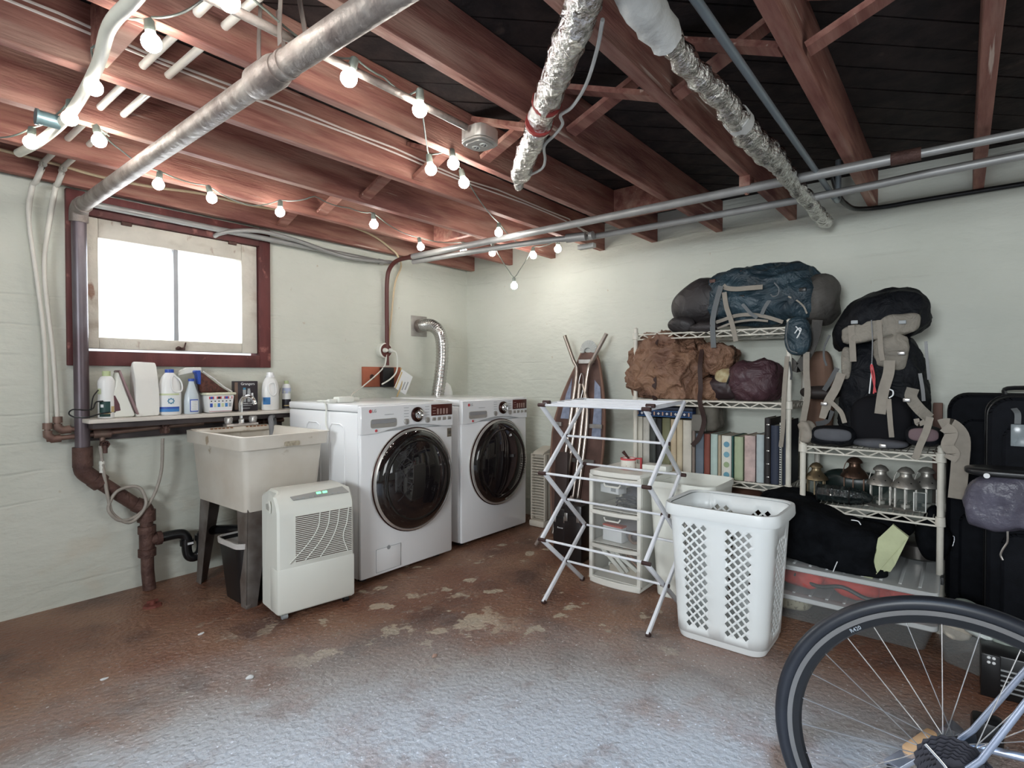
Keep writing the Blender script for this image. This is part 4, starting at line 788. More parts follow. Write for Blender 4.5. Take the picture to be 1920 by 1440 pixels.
m = plate(MB(), L_+R2, 0, .02); m.build('board', brd, R_, world=True)
def scale_out(out, k, cy=-1.335): return [(cy+(y-cy)*k, z) for y, z in out]
m = MB(); 
pth = [IP(y, z, .01) for y, z in scale_out(L_, 1.02)+scale_out(R2, 1.02)]; m.tube(pth, .011, 8, sm=2); m.build('cover_edge', M('brown_board_cover', (.22, .12, .085), .7), R_, world=True)
m = MB(); c = IP(-1.365, 1.335, .0)
for k in range(17):
    a = pi*k/16; p = c+V((-.01, .095*cos(a)*.75, .07*sin(a)*1.2)); m.tube([c+V((-.03, .03*cos(a), .03*sin(a))), p], [.005, .011], 7)
m.blob(c+V((.0, 0, .0)), (.04, .135, .15), 2.2, .003, 20, 2, seg=24); m.build('elastic_cover', M('pale_grey_elastic', (.50, .52, .50), .8, bump=.3), R_, 'gathered pale elastic cover at the tip', world=True, kind='stuff')
bluef = M('blue_grey_board_fabric', (.27, .31, .42), .8, var=.3, scale=30)
for out in ([(-1.205, 1.02), (-1.245, 1.14), (-1.25, .84), (-1.175, .84)], [(-1.455, .92), (-1.44, 1.13), (-1.49, 1.08), (-1.52, .90), (-1.53, .72), (-1.455, .72)]):
    m = plate(MB(), out, .021, .003); m.build('fabric_panel', bluef, R_, 'blue-grey perforated panel', world=True)
for z, y0, y1 in ((.80, -1.13, -1.20), (.80, -1.44, -1.54), (1.265, -1.30, -1.43), (.55, -1.16, -1.50)):
    m = MB(); m.beam(IP(y0, z, .035), IP(y1, z, .035), .016, .028, side=(1, 0, 0)); m.build('cross_bar', steel, R_, world=True)
tubem = M('warm_steel_tube', (.50, .43, .38), .28, .95, var=.1)
for pts in ([(-1.195, 1.46), (-1.27, 1.275), (-1.30, 1.19), (-1.285, .9), (-1.255, .45), (-1.22, .02)], [(-1.55, 1.46), (-1.435, 1.275), (-1.395, 1.19), (-1.385, .9), (-1.37, .45), (-1.345, .02)], [(-1.335, 1.10), (-1.33, .9), (-1.30, .45), (-1.265, .02)], [(-1.365, 1.10), (-1.42, .9), (-1.41, .45), (-1.385, .02)]):
    m = MB(); P = [IP(y, z, .05+(.05*max(0, (z-1.19))/.27)) for y, z in pts]; m.tube(P, .0145, 12, sm=5); lg = m.build('leg_tube', tubem, R_, world=True)
m = MB(); m.tube([IP(-1.34+.02*cos(a), 1.08+.10*sin(a), .045) for a in [k*.45 for k in range(14)]], .003, 6, closed=True); m.build('wire_latch', steel, R_, world=True)
# dark boards and black boxes on the floor in front of it
m = MB(); m.box((.03, .10, .62), (-.42, -1.315, .31), .003, rot=Matrix.Rotation(.05, 4, 'Y')); tag(m.build('walnut_board', M('dark_walnut_panel', (.05, .033, .03), .4), None), 'dark brown board standing left of the ironing board legs', 'board')
m = MB(); m.box((.02, .10, .42), (-.60, -1.15, .21), .003, rot=Matrix.Rotation(-.05, 4, 'Y')); m.bm.free()
def blackbox(x, y, w, d, h, lab, txt=None):
    R_ = thing('equipment_case', lab, 'case', (x, y, 0), radians(8))
    m = MB(); m.b2((-d/2, -w/2, .003), (d/2, w/2, h), .012); m.build('shell', M('black_case_plastic', (.016, .012, .012), .3), R_)
    m = MB(); m.b2((-d/2-.008, -w/2+.01, h*.82), (-d/2, w/2-.01, h*.86), .002); m.build('lid_seam', black, R_)
    m = MB(); m.tube([(-.0, -w/4, h), (0, -w/4, h+.02), (0, w/4, h+.02), (0, w/4, h)], .007, 8); m.build('handle', black, R_)
    for s in (-1, 1): m = MB(); m.b2((-d/2-.012, s*w/3-.010, h*.72), (-d/2-.002, s*w/3+.010, h*.86), .002); m.build('latch', steel, R_)
    if txt: text('case_text', txt, .016, labelw, R_, face_m((-d/2-.002, 0, h*.6), (0, -1, 0), (0, 0, 1)))
blackbox(-.66, -1.50, .11, .12, .30, 'small black case with white lettering on the floor behind the drying rack', 'Power')
blackbox(-.72, -1.64, .12, .16, .36, 'taller black case with a perforated top, between the small case and plastic drawers')
m = MB(); m.tube([(-.50, -1.46, .34), (-.62, -1.34, .14), (-.68, -1.28, .016)], .012, 8, sm=3); tag(m.build('wooden_stick', M('dull_wood_stick', (.26, .20, .17), .6), None), 'short stick leaning on the floor behind the drying rack, left of the black cases', 'stick')
# ------------------------------------------------------------------ plastic drawer cart
clear = M('frosted_clear_plastic', (.55, .56, .54), .22, var=.02, alpha=.16)
cart = M('cart_frame_plastic', (.74, .73, .67), .35, var=.03)
CX0, CX1, CY0, CY1, CH = -.985, -.62, -2.195, -1.885, .632
R_ = thing('drawer_cart', 'white plastic cart with three see-through bow-fronted drawers, behind the drying rack', 'drawers', ((CX0+CX1)/2, (CY0+CY1)/2, 0))
w, d = CY1-CY0, CX1-CX0
def bow(n=10, k=.022, x=-d/2): return [(x-k*(1-(2*i/n-1)**2), -w/2+w*i/n) for i in range(n+1)]
m = MB(); m.prism(bow()+[(d/2, w/2), (d/2, -w/2)], .028, Matrix.Translation((0, 0, CH-.028)), .004); m.build('top', cart, R_)
m = MB(); m.prism(bow()+[(d/2, w/2), (d/2, -w/2)], .035, None, .004); m.build('base', cart, R_)
for sy in (-1, 1):
    m = MB(); m.b2((-d/2+.012, sy*w/2-.006, .03), (d/2, sy*w/2+.006, CH-.02), .002); m.build('side_panel', M('cart_side_plastic', (.68, .68, .62), .35, var=.03, alpha=.75) if 'cart_side_plastic' not in bpy.data.materials else bpy.data.materials['cart_side_plastic'], R_)
    for sx in (-1, 1): m = MB(); m.b2((sx*(d/2-.01)-.011, sy*(w/2-.008)-.011, .02), (sx*(d/2-.01)+.011, sy*(w/2-.008)+.011, CH-.02), .003); m.build('post', cart, R_)
for z0, z1 in ((.035, .222), (.228, .412), (.418, .600)):
    m = MB(); m.prism(bow()+[(-d/2+.01, w/2), (-d/2+.01, -w/2)], .022, Matrix.Translation((0, 0, z1-.022)), .003); dw = m.build('drawer', cart, R_)
    m = MB(); b_ = bow(x=-d/2+.003)
    vs = [(m.bm.verts.new((x, y*.95, z0)), m.bm.verts.new((x, y*.95, z1-.022))) for x, y in b_]
    for p, q in zip(vs, vs[1:]): m.bm.faces.new((p[0], q[0], q[1], p[1]))
    m.build('drawer_front', clear, dw)
    m = MB(); m.b2((-d/2+.005, -w/2+.012, z0), (d/2-.01, w/2-.012, z0+.003)); m.build('drawer_floor', cart, dw)
    m = MB(); m.tube([(-d/2-.022, -.05, z1-.03), (-d/2-.026, -.04, z1-.045), (-d/2-.026, .04, z1-.045), (-d/2-.022, .05, z1-.03)], .005, 6); m.build('pull', cart, dw)
xx, yy = (CX0+CX1)/2, (CY0+CY1)/2
redb = M('red_carton', (.50, .10, .07), .5)
R_ = thing('white_carton', 'small white carton with a printed side in the top clear drawer', 'box', (xx-.09, yy+.055, .50), radians(-12)); m = MB(); m.box((.07, .13, .045), (0, 0, .022), .002); m.build('carton', labelw, R_); m = MB(); m.box((.001, .035, .02), (-.036, -.03, .022)); m.build('print', greyp, R_)
m = MB(); 
for k in range(5): a = k*1.3; m.tube([(xx-.11+.03*cos(a+t), yy-.04+.075*sin(t*1.1+a)*.9, .432+.012*k+.01*sin(t*2)) for t in [j*.55 for j in range(12)]], .004, 6)
tag(m.build('coiled_cables', M('dark_grey_cable', (.06, .06, .07), .4), None), 'tangle of dark grey cables in the top clear drawer', 'cables', kind='stuff')
m = MB(); m.blob((xx+.02, yy-.04, .475), (.16, .17, .09), 2.4, .02, 12, 8); tag(m.build('plastic_bag', M('dark_glossy_bag', (.10, .10, .13), .25, bump=1, bscale=30), None), 'dark crumpled plastic bag at the right of the top clear drawer', 'bag')
R_ = thing('ink_carton', 'white carton with a red top edge in the middle clear drawer', 'box', (xx-.10, yy+.035, .234), radians(-6)); m = MB(); m.box((.07, .125, .085), (0, 0, .0425), .002); m.build('carton', labelw, R_); m = MB(); m.box((.072, .127, .010), (0, 0, .086), .001); m.build('red_top', redb, R_)
m = MB(); m.lathe([(.022, -.012), (.036, -.012), (.036, .012), (.022, .012), (.022, -.012)], (xx-.10, yy-.085, .27), 24, Matrix.Rotation(pi/2, 4, 'Y')); tag(m.build('tape_roll', M('brown_tape', (.20, .13, .10), .4), None), 'roll of brown tape standing in the middle clear drawer', 'tape')
m = MB(); m.blob((xx-.0, yy-.02, .29), (.2, .24, .12), 2.6, .01, 10, 4); tag(m.build('grey_pouch', M('grey_purple_fabric', (.19, .17, .18), .8), None), 'soft grey pouch at the back of the middle clear drawer', 'pouch')
for k, (y0, y1, z0, z1, c) in enumerate(((.12, -.02, .19, .06, 0), (.09, -.04, .20, .07, 0), (.05, -.09, .17, .08, 0), (.02, -.12, .19, .12, 1), (-.02, -.13, .15, .06, 1), (.10, -.08, .08, .05, 0))):
    m = MB(); m.beam((xx-.12+.012*k, yy+y0, z0), (xx-.11+.012*k, yy+y1, z1), .008, .008 if c else .02); tag(m.build('craft_stick', M('pencil_brown', (.28, .13, .07), .5) if c else offwhite, None), 'thin brown pencil slanting in the bottom clear drawer' if c else 'white plastic strip slanting in the bottom clear drawer', 'stick', ('brown pencils' if c else 'white strips')+' in the bottom clear drawer')
m = MB(); m.box((.2, .22, .05), (xx+.02, yy-.02, .065), .004, rot=.1); tag(m.build('paper_pad', M('cream_paper', (.58, .52, .42), .8), None), 'cream paper pad lying in the bottom clear drawer', 'paper')
c = fl(1178, 879, CH+.001); R_ = thing('painted_tin', 'small white tin with red rim and square red handle, on the drawer cart', 'tin', c)
m = MB(); m.lathe([(0, 0), (.040, 0), (.042, .003), (.042, .060), (.039, .060), (.039, .01), (0, .01)], seg=24); m.build('tin_body', M('speckled_white_tin', (.72, .69, .62), .4, var=.05, col2=(.35, .12, .08), lo=.6, hi=.63, scale=40), R_)
m = MB(); m.lathe([(.0425, .052), (.044, .052), (.044, .062), (.041, .063), (.039, .058)], seg=24); m.build('red_rim', redp, R_)
m = MB(); m.lathe([(.0425, .0), (.044, .0), (.044, .006), (.041, .007)], seg=24); m.build('red_foot', redp, R_)
hd = RT; m = MB(); m.beam(V((0, 0, .058))+hd*.04, V((0, 0, .058))+hd*.075, .012, .008); m.beam(V((0, 0, .062))+hd*.073, V((0, 0, .0))+hd*.073, .012, .008); m.build('handle', redp, R_)
m = MB(); m.tube([V((0, 0, .02))+hd*.01, V((0, 0, .062)), V((0, 0, .098))-hd*.03], [.005, .006, .010], 8); tag(m.build('paint_brush', M('dark_brown_handle', (.06, .025, .02), .35), R_.parent), 'dark-handled brush standing in the red and white tin', 'brush'); COL.objects[-1].location = c
c = fl(1228, 884, CH+.001); m = MB(); m.box((.09, .14, .035), c+V((.03, 0, .018)), .004); tag(m.build('flat_box', offwhite, None), 'flat white box lying on the cart right of the tin', 'box')
# ------------------------------------------------------------------ drying rack
R_ = thing('drying_rack', 'white folding accordion drying rack with crossed legs and horizontal rods', 'drying rack', (-1.2, -2.145, 0))
rk = M('white_rack_metal', (.74, .76, .80), .3, var=.04); capm = M('brown_rubber_cap', (.045, .02, .018), .5)
XF, XB, XC = -1.40, -1.008, -1.204; YL, YR = -1.86, -2.43
seq = [((XF-.012, 0.008), (XB, .322), 0), ((XB+.01, 0.008), (XF, .325), 1), ((XB, .322), (XF, .665), 0), ((XF, .325), (XB, .665), 1), ((XF, .665), (XB+.01, 1.03), 0), ((XB, .665), (XF-.01, 1.015), 1)]
for y in (YL, YR):
    for (a, b, pl) in seq:
        yy_ = y+(.009 if pl else -.009); m = MB(); m.beam((a[0], yy_, a[1]), (b[0], yy_, b[1]), .014, .022, .003, side=(0, 1, 0)); m.build('frame_bar', rk, R_, world=True)
    for x, s in ((XF-.012, 1), (XB+.01, -1)):
        m = MB(); m.beam((x, y+(-.009 if s > 0 else .009), 0), (x+s*.014, y+(-.009 if s > 0 else .009), .014), .020, .028, .003, side=(0, 1, 0)); m.build('foot_cap', capm, R_, world=True)
    m = MB(); m.beam((XF-.008, y, 1.012), (XB+.01, y, 1.028), .012, .018, .002, side=(0, 1, 0)); m.build('top_arm', rk, R_, world=True)
    for x, z in ((XF-.008, .325), (XF-.008, .665), (XF-.012, 1.012), (XF+.03, 1.025), (XC, .5), (XC, .84), (XC, .168), (XB, .665), (XB, .322)):
        m = MB(); m.cyl((x, y-.021, z), (x, y+.021, z), .0095, seg=10); m.build('joint_cap', capm, R_, world=True)
for x, z in ((XF, .325), (XF, .665), (XF-.008, 1.012), (XF+.055, 1.016), (XF+.12, 1.018), (XF+.19, 1.021), (XF+.26, 1.024), (XB, .665), (XB, .322), (XC, .168), (XC, .5), (XC, .84), (XB+.005, 1.027)):
    m = MB(); m.cyl((x, YL, z), (x, YR, z), .0062, seg=10); m.build('rod', rk, R_, world=True)
# ------------------------------------------------------------------ hamper behind, laundry basket in front
R_ = thing('hamper', 'plain white open hamper behind the drying rack, right of the drawer cart', 'hamper', (-.79, -2.395, 0))
m = MB(); shell_box(m, .36, .34, .61, .06, .80, .004, rimw=.008, rimh=.03); m.build('hamper_body', offwhite, R_)
for s in (-1, 1): m = MB(); m.b2((s*.06-.004, -.19, .10), (s*.06+.004, -.16, .5), .002); m.build('rib', offwhite, R_)
R_ = thing('laundry_basket', 'tall white laundry basket with diamond-shaped holes, in front of the shelves', 'laundry basket', (-1.160, -2.712, 0))
bask = M('white_basket_plastic', (.76, .79, .79), .35, var=.02)
BW, BD, BH, BR = .445, .365, .592, .07; TP = .85
per = rrect(BD, BW, BR, 8); n = len(per)   # x depth, y width
cum = [0]
for i in range(n): cum.append(cum[-1]+(V(per[(i+1) % n])-V(per[i])).length)
PL = cum[-1]
def pos(s, h, off=0.):
    s %= PL; i = 0
    while cum[i+1] < s: i += 1
    t = (s-cum[i])/(cum[i+1]-cum[i]); a, b = V(per[i]), V(per[(i+1) % n]); p = a.lerp(b, t); k = TP+(1-TP)*(h/BH)
    pn = V((p.x, p.y)).normalized()*off
    return V((p.x*k+pn.x, p.y*k+pn.y, h))
# find arc-length of the middles of the four faces
def smid(dx, dy):
    best = min(range(400), key=lambda q: (pos(PL*q/400, BH).xy-V((dx*BD/2, dy*BW/2))).length); return PL*best/400
holes = []; pv = .0392; 
def field(sm, cols, z0, z1):
    rows = int((z1-z0)/(pv/2))
    for r in range(rows+1):
        for c_ in cols:
            if (r + c_) % 2 == 0: holes.append((sm+c_*.0212, z0+r*pv/2))
for (dx, dy) in ((-1, 0), (1, 0)):
    s0 = smid(dx, dy); field(s0-.095, (-2, -1, 0, 1, 2), .075, .515 if dx < 0 else .54); field(s0+.095, (-2, -1, 0, 1, 2), .075, .515 if dx < 0 else .54)
for (dx, dy) in ((0, 1), (0, -1)):
    s0 = smid(dx, dy); field(s0, (-3, -2, -1, 0, 1, 2, 3), .075, .485)
hw = .0142
vs = []; es = []; 
NS, NH = 96, 9
grid = {}
for i in range(NS):
    for j in range(NH+1):
        s, h = PL*i/NS, .03+(BH-.035)*j/NH
        if j in (0, NH) or all(abs(s-hs)+abs(h-hh) > hw*1.5 and abs(s-PL-hs)+abs(h-hh) > hw*1.5 for hs, hh in holes): grid[(i, j)] = len(vs); vs.append(V((s, h)))
for j in (0, NH):
    e = len(vs); vs.append(V((PL, .03+(BH-.035)*j/NH))); grid[(NS, j)] = e
    for i in range(NS): es.append((grid[(i, j)], grid[(i+1, j)]))
for hs, hh in holes:
    hs = hs % PL
    k0 = len(vs)
    q = .78
    for a, b in ((1, 0), (q, .0), (0, 1), (-1, 0), (0, -1)):
        if (a, b) == (q, .0): continue
        vs.append(V((hs+a*hw, hh+b*hw)))
    es += [(k0, k0+1), (k0+1, k0+2), (k0+2, k0+3), (k0+3, k0)]
ov, oe, of, *_ = geometry.delaunay_2d_cdt(vs, es, [], 0, 1e-6)
hq = {}
for hs, hh in holes: hq.setdefault((int((hs % PL)/.03), int(hh/.03)), []).append((hs % PL, hh))
m = MB(); bv = [m.bm.verts.new(pos(min(p.x, PL-1e-7) if p.x < PL-1e-6 else 0, p.y)) for p in ov]
for f in of:
    cx_ = sum(ov[i].x for i in f)/3; cy_ = sum(ov[i].y for i in f)/3; ins = False
    for a in (-1, 0, 1):
        for b in (-1, 0, 1):
            for hs, hh in hq.get((int(cx_/.03)+a, int(cy_/.03)+b), ()):
                if abs(cx_-hs)+abs(cy_-hh) < hw*.98: ins = True
    if not ins:
        try: m.bm.faces.new([bv[i] for i in f])
        except ValueError: pass
bmesh.ops.remove_doubles(m.bm, verts=m.bm.verts[:], dist=1e-5)
o = m.build('basket_body', bask, R_, ang=60); so_ = o.modifiers.new('s', 'SOLIDIFY'); so_.thickness = .004; so_.offset = -1
m = MB(); m.prism([(x*TP*.985, y*TP*.985) for x, y in per], .008, Matrix.Translation((0, 0, .02))); m.build('basket_floor', bask, R_)
m = MB(); k0 = [pos(PL*i/80, .0, 0) for i in range(80)]; k1 = [pos(PL*i/80, .034, .0) for i in range(80)]
for i in range(80):
    j = (i+1) % 80; a, b, c_, d_ = (V((k0[i].x*.96, k0[i].y*.96, .002)), V((k0[j].x*.96, k0[j].y*.96, .002)), k1[j], k1[i]); m.bm.faces.new([m.bm.verts.new(q) for q in (a, b, c_, d_)])
bmesh.ops.remove_doubles(m.bm, verts=m.bm.verts[:], dist=1e-5); m.build('basket_foot', bask, R_, ang=60)
m = MB(); pr = [(0, -.045), (.019, -.045), (.023, -.035), (.021, -.005), (.018, .004), (.004, .004), (-.003, -.002)]
rings = []
for i in range(80):
    rings.append([m.bm.verts.new(pos(PL*i/80, BH, o_)+V((0, 0, z+.001))) for o_, z in pr])
for i in range(80):
    a, b = rings[i], rings[(i+1) % 80]
    for j in range(len(pr)-1): m.bm.faces.new((a[j], b[j], b[j+1], a[j+1]))
m.build('rolled_rim', bask, R_, ang=50)
# ------------------------------------------------------------------ wire shelving
ZIG = .045
def wire_unit(name, label, x0, x1, y0, y1, tiers, ph):
    R_ = thing(name, label, 'shelving', ((x0+x1)/2, (y0+y1)/2, 0))
    for x in (x0, x1):
        for y in (y0, y1):
            m = MB(); m.cyl((x, y, 0), (x, y, ph), .0135, seg=14); m.lathe([(.0145, ph), (.015, ph+.004), (.008, ph+.012), (0, ph+.013)], (x, y, 0), 14)
            p = m.build('post', yellowed, R_, world=True)
            for z in tiers: m = MB(); m.lathe([(.0145, z-.03), (.0205, z-.028), (.0185, z+.012), (.0145, z+.014)], (x, y, 0), 14); m.build('clip_collar', yellowed, p, world=True)
    for z in tiers:
        m = MB()
        loop = [(x0, y0), (x1, y0), (x1, y1), (x0, y1)]
        m.tube([(a, b, z) for a, b in loop], .0052, 8, closed=True); sh = m.build('shelf_frame', yellowed, R_, world=True)
        m = MB()
        m.tube([(a, b, z-.030) for a, b in loop], .0045, 7, closed=True)
        for (a, b), (c, d) in zip(loop, loop[1:]+loop[:1]):
            L = sqrt((a-c)**2+(b-d)**2); k = int(L/ZIG/2)*2
            pts = [(a+(c-a)*i/k, b+(d-b)*i/k, z-.002 if i % 2 else z-.028) for i in range(k+1)]; m.tube(pts, .0040, 5)
        m.build('truss', yellowed, sh, world=True, kind='stuff')
        m = MB(); ny = int(abs(y1-y0)/.025)
        for i in range(1, ny): yy_ = y0+(y1-y0)*i/ny; m.cyl((x0, yy_, z+.004), (x1, yy_, z+.004), .0022, seg=5)
        for t in (.33, .67): m.cyl((x0+(x1-x0)*t, y0, z), (x0+(x1-x0)*t, y1, z), .0025, seg=5)
        m.build('wire_grid', yellowed, sh, world=True, kind='stuff')
    return R_
wire_unit('wire_shelf', 'taller white wire shelving unit holding books, tan duffel and blue backpack', -.45, -.09, -2.795, -1.90, (1.418, 1.010, .560, .12), 1.452)
wire_unit('wire_shelf', 'shorter white wire shelving unit with lanterns under the black backpack', -.55, -.19, -3.445, -2.885, (.800, .512), .835)
# ------------------------------------------------------------------ books and things on the taller unit
def bmat(name, col, **k): return M(name, col, .6, var=k.pop('var', .12), scale=k.pop('scale', 14), **k)
pagem = bmat('book_pages', (.56, .50, .40), st=(1, 30, 1))
BKZ = .566; BX = -.435
def book(u0, u1, vt, name, label, col, depth=.24, extra=None, dx=0., lean=0.):
    y0 = wx(u0, 860, BX+dx).y; y1 = wx(u1, 860, BX+dx).y; h = wx((u0+u1)/2, vt, BX+dx).z-BKZ; w = abs(y1-y0)*.96
    R_ = thing(name, label, 'book' if 'book' in name or 'album' in name else 'binder', (BX+dx, (y0+y1)/2, BKZ), 0, 'books and albums on the shelf')
    R_.rotation_euler = (lean, 0, 0)
    cm = col if not isinstance(col, tuple) else bmat('cover_'+name, col)
    m = MB(); t = .0025
    # cover: rounded spine + two boards
    sp = [(.006, -w/2), (.0, -w/2+w*.18), (-.002, 0), (.0, w/2-w*.18), (.006, w/2), (.010, w/2), (.010, -w/2)]
    m.prism(sp, h); m.b2((.006, -w/2, 0), (depth, -w/2+t, h)); m.b2((.006, w/2-t, 0), (depth, w/2, h))
    m.build('cover', cm, R_, kind='stuff')
    m = MB(); m.b2((.010, -w/2+t, .004), (depth-.006, w/2-t, h-.004)); m.build('page_block', pagem, R_)
    if extra: extra(R_, w, h)
    return R_
def rings(mt, zs, hh=.006):
    def f(R_, w, h):
        for z in zs: m = MB(); m.b2((-.0045, -w*.36, h*z-hh/2), (-.001, w*.1, h*z+hh/2), .0005); m.build('spine_clip', mt, R_)
    return f
def dots(R_, w, h):
    for k, c in enumerate(((.12, .28, .38), (.16, .34, .42), (.28, .36, .20), (.12, .30, .38))):
        m = MB(); m.lathe([(0, 0), (w*.30, 0), (w*.30, .0012), (0, .0012)], (-.0015, -w*.05, h*(.80-.235*k)), 20, Matrix.Rotation(-pi/2, 4, 'Y')); nm = 'dot_%.2f' % c[0]
        m.build('dot', bmat(nm, c, var=.05), R_, 'olive dot' if k == 2 else 'blue dot')
def checks(R_, w, h):
    for k in range(24): m = MB(); m.b2((-.003, -w*.3, h*(.02+.04*k)), (-.0015, w*.3, h*(.04+.04*k))); m.build('check', ink, R_)
ribb = M('ribbed_cream_spine', (.60, .57, .49), .6, var=.25, scale=30, st=(1, 12, .2))
book(1192, 1204, 781, 'photo_album', 'cream album with a ribbed spine, leftmost on the shelf', ribb)
book(1204.5, 1217, 782, 'photo_album', 'grey-cream album, second from the left on the shelf', bmat('grey_cream_cover', (.52, .50, .45), var=.25))
book(1217.5, 1229, 783, 'book', 'dark grey-green book, third from the left on the shelf', (.045, .05, .045))
book(1229.5, 1240, 784, 'book', 'black book with glossy spine beside the olive book', (.012, .012, .013))
book(1240.5, 1256, 784, 'book', 'olive green book in the left group on the shelf', (.16, .16, .085))
book(1256.5, 1267.5, 786, 'book', 'tan book beside the olive one, left of its beige twin', (.50, .40, .27))
book(1268, 1279, 787, 'book', 'beige book between the tan book and cream album', (.56, .47, .33))
book(1279.5, 1296, 788, 'photo_album', 'pale cream album at the right end of the taller left group', (.64, .60, .52))
book(1297, 1303, 800, 'book', 'thin brown-grey book beside the pale cream album', (.24, .19, .16), lean=-.0)
book(1303.5, 1319, 813, 'book', 'slate blue book, first of the shorter middle group', (.14, .17, .21))
book(1319.5, 1330.5, 814, 'book', 'brick red book beside the slate blue one', (.23, .065, .045))
book(1331.5, 1345, 814, 'book', 'pale aqua book right of the brick red one', (.42, .53, .49))
book(1345.5, 1351.5, 816, 'book', 'thin tan paperback left of the dotted album', (.42, .34, .24))
book(1352, 1371, 817, 'photo_album', 'white album with blue and olive dots on its spine', (.66, .65, .58), extra=dots)
book(1371.5, 1375, 818, 'book', 'thin dark teal book right of the dotted album', (.03, .10, .09))
book(1376, 1393, 819, 'book', 'sage green book between teal and pink books', (.36, .42, .27))
book(1395, 1416, 817, 'photo_album', 'mottled pink album between the sage and pale blue books', bmat('mottled_pink', (.56, .42, .39), var=.3, scale=20))
book(1417.5, 1432, 815, 'book', 'pale grey-blue book right of the pink album', (.42, .48, .49))
book(1432.5, 1444, 784, 'ring_binder', 'tall black binder with small silver clips on its spine', (.018, .014, .014), extra=rings(steel, (.10, .30, .50, .70, .90)))
book(1444.5, 1460, 798, 'book', 'wide navy book right of the clipped black binder', (.022, .03, .055))
book(1460.5, 1466, 793, 'book', 'thin book with a black and white checked spine', (.62, .62, .56), extra=checks)
book(1466.5, 1478, 788, 'book', 'dark navy book at the right end of the shelf', (.014, .02, .036))
# patterned box on top of the left books
R_ = thing('patterned_box', 'flat navy box with a row of white and orange motifs, lying on the left books', 'box', (-.31, (wx(1191, 775, BX).y+wx(1299, 775, BX).y)/2, .905))
W_ = abs(wx(1191, 775, BX).y-wx(1299, 775, BX).y); navy = M('navy_print', (.02, .045, .12), .4)
m = MB(); m.b2((-.13, -W_/2, 0), (.11, W_/2, .055), .003); m.build('box_body', navy, R_)
m = MB(); m.b2((-.133, -W_/2-.002, .040), (.112, W_/2+.002, .060), .002); m.build('lid', M('dark_navy', (.010, .014, .03), .5), R_)
for k in range(13):
    m = MB(); yk = W_/2-.022-k*(W_-.044)/12
    m.prism([(0, .009), (.009, 0), (0, -.009), (-.009, 0)] if k % 2 else rrect(.008, .022, .002, 1), .0012, face_m((-.1305, yk, .020), (0, -1, 0), (0, 0, 1))); m.build('motif', labelw if k % 2 else M('peach_print', (.62, .40, .28), .5), R_)
for z in (.0035, .0365): m = MB(); m.b2((-.1315, -W_/2+.004, z-.001), (-.130, W_/2-.004, z+.001)); m.build('trim_line', labelb, R_)
# ------------------------------------------------------------------ bags
duf = M('tan_waxed_canvas', (.27, .150, .092), .55, var=.35, scale=5, bump=1., bscale=9, bd=.05, bdist=1.8, col2=(.15, .075, .050)); dstrap = M('dark_brown_strap', (.035, .015, .012), .6)
def at_x(u, v, x): return wx(u, v, x)
p = at_x(1252, 690, -.33); R_ = thing('duffel_bag', 'crumpled tan canvas duffel bag tied with dark straps, on the second shelf', 'bag', (-.30, p.y, 1.016))
m = MB(); m.blob((0, 0, .195), (.36, .44, .40), 3.6, .050, 5, 11, seg=150, fold=.034, ff=8.5, flatb=-.193); m.build('bag_body', duf, R_, ang=70)
q = at_x(1345, 672, -.27)
m = MB(); m.blob((.0, q.y-p.y, q.z-1.016+.0), (.22, .26, .17), 2.4, .05, 7, 5, seg=72, fold=.026, ff=11); m.build('bag_tail', duf, R_, 'loose folded end of the canvas', ang=70)
q2 = at_x(1330, 735, -.30)
m = MB(); m.blob((.0, q2.y-p.y, .055), (.22, .16, .13), 2.6, .03, 9, 6, seg=48, fold=.01); m.build('bag_corner', duf, R_, ang=70)
for u, zz in ((1229, 0), (1231, .004)):
    y = at_x(u, 700, -.47).y-p.y
    m = MB(); m.ribbon([(-.14, y+.006, .40), (-.185, y, .32), (-.20, y+zz*4, .22), (-.20, y-.004, .12), (-.195, y+.004, .04), (-.175, y, -.02)], .018, .004, (0, 1, 0)); m.build('strap', dstrap, R_)
y = at_x(1313, 740, -.50).y-p.y
m = MB(); m.ribbon([(-.12, y+.02, .30), (-.18, y+.01, .20), (-.195, y, .08), (-.18, y+.01, -.01), (-.165, y-.01, -.12), (-.165, y+.02, -.22), (-.165, y+.06, -.27)], .026, .004, (0, 1, 0)); m.build('hanging_strap', dstrap, R_)
p = at_x(1405, 712, -.28); R_ = thing('stuff_sack', 'dark maroon stuff sack lying on its side, right of the tan duffel', 'bag', (-.28, p.y, 1.016))
mar = M('maroon_nylon', (.070, .032, .040), .45, var=.3, scale=6, bump=.9, bscale=9, bd=.04, bdist=1.3)
m = MB(); m.blob((0, -.04, .115), (.28, .30, .235), 2.8, .02, 6, 3, seg=72, fold=.012, ff=9, flatb=-.113); m.build('sack', mar, R_, ang=70)
m = MB(); m.blob((0, .13, .07), (.24, .22, .15), 2.4, .02, 6, 7, seg=56, fold=.010, ff=9, flatb=-.068); m.build('sack_end', M('dark_brown_nylon', (.035, .020, .022), .5, bump=.3), R_, 'dark gathered end', ang=70)
m = MB(); m.blob((-.03, .115, .135), (.20, .12, .11), 2.6, .008, 8, 9, seg=40); m.build('printed_cloth', M('yellow_printed_cloth', (.50, .43, .26), .8, var=.3, scale=30, col2=(.36, .26, .13)), R_, 'printed yellowish cloth', ang=70)
m = MB(); m.tube([(-.10, .10, .05), (-.115, .085, .12), (-.09, .06, .185), (-.0, .045, .20)], .006, 7, sm=4); m.build('drawcord', black, R_)
p = at_x(1322, 786, -.36); R_ = thing('grey_bag', 'crumpled grey zip bag wedged above the slate blue book', 'bag', (-.33, p.y-.02, .83))
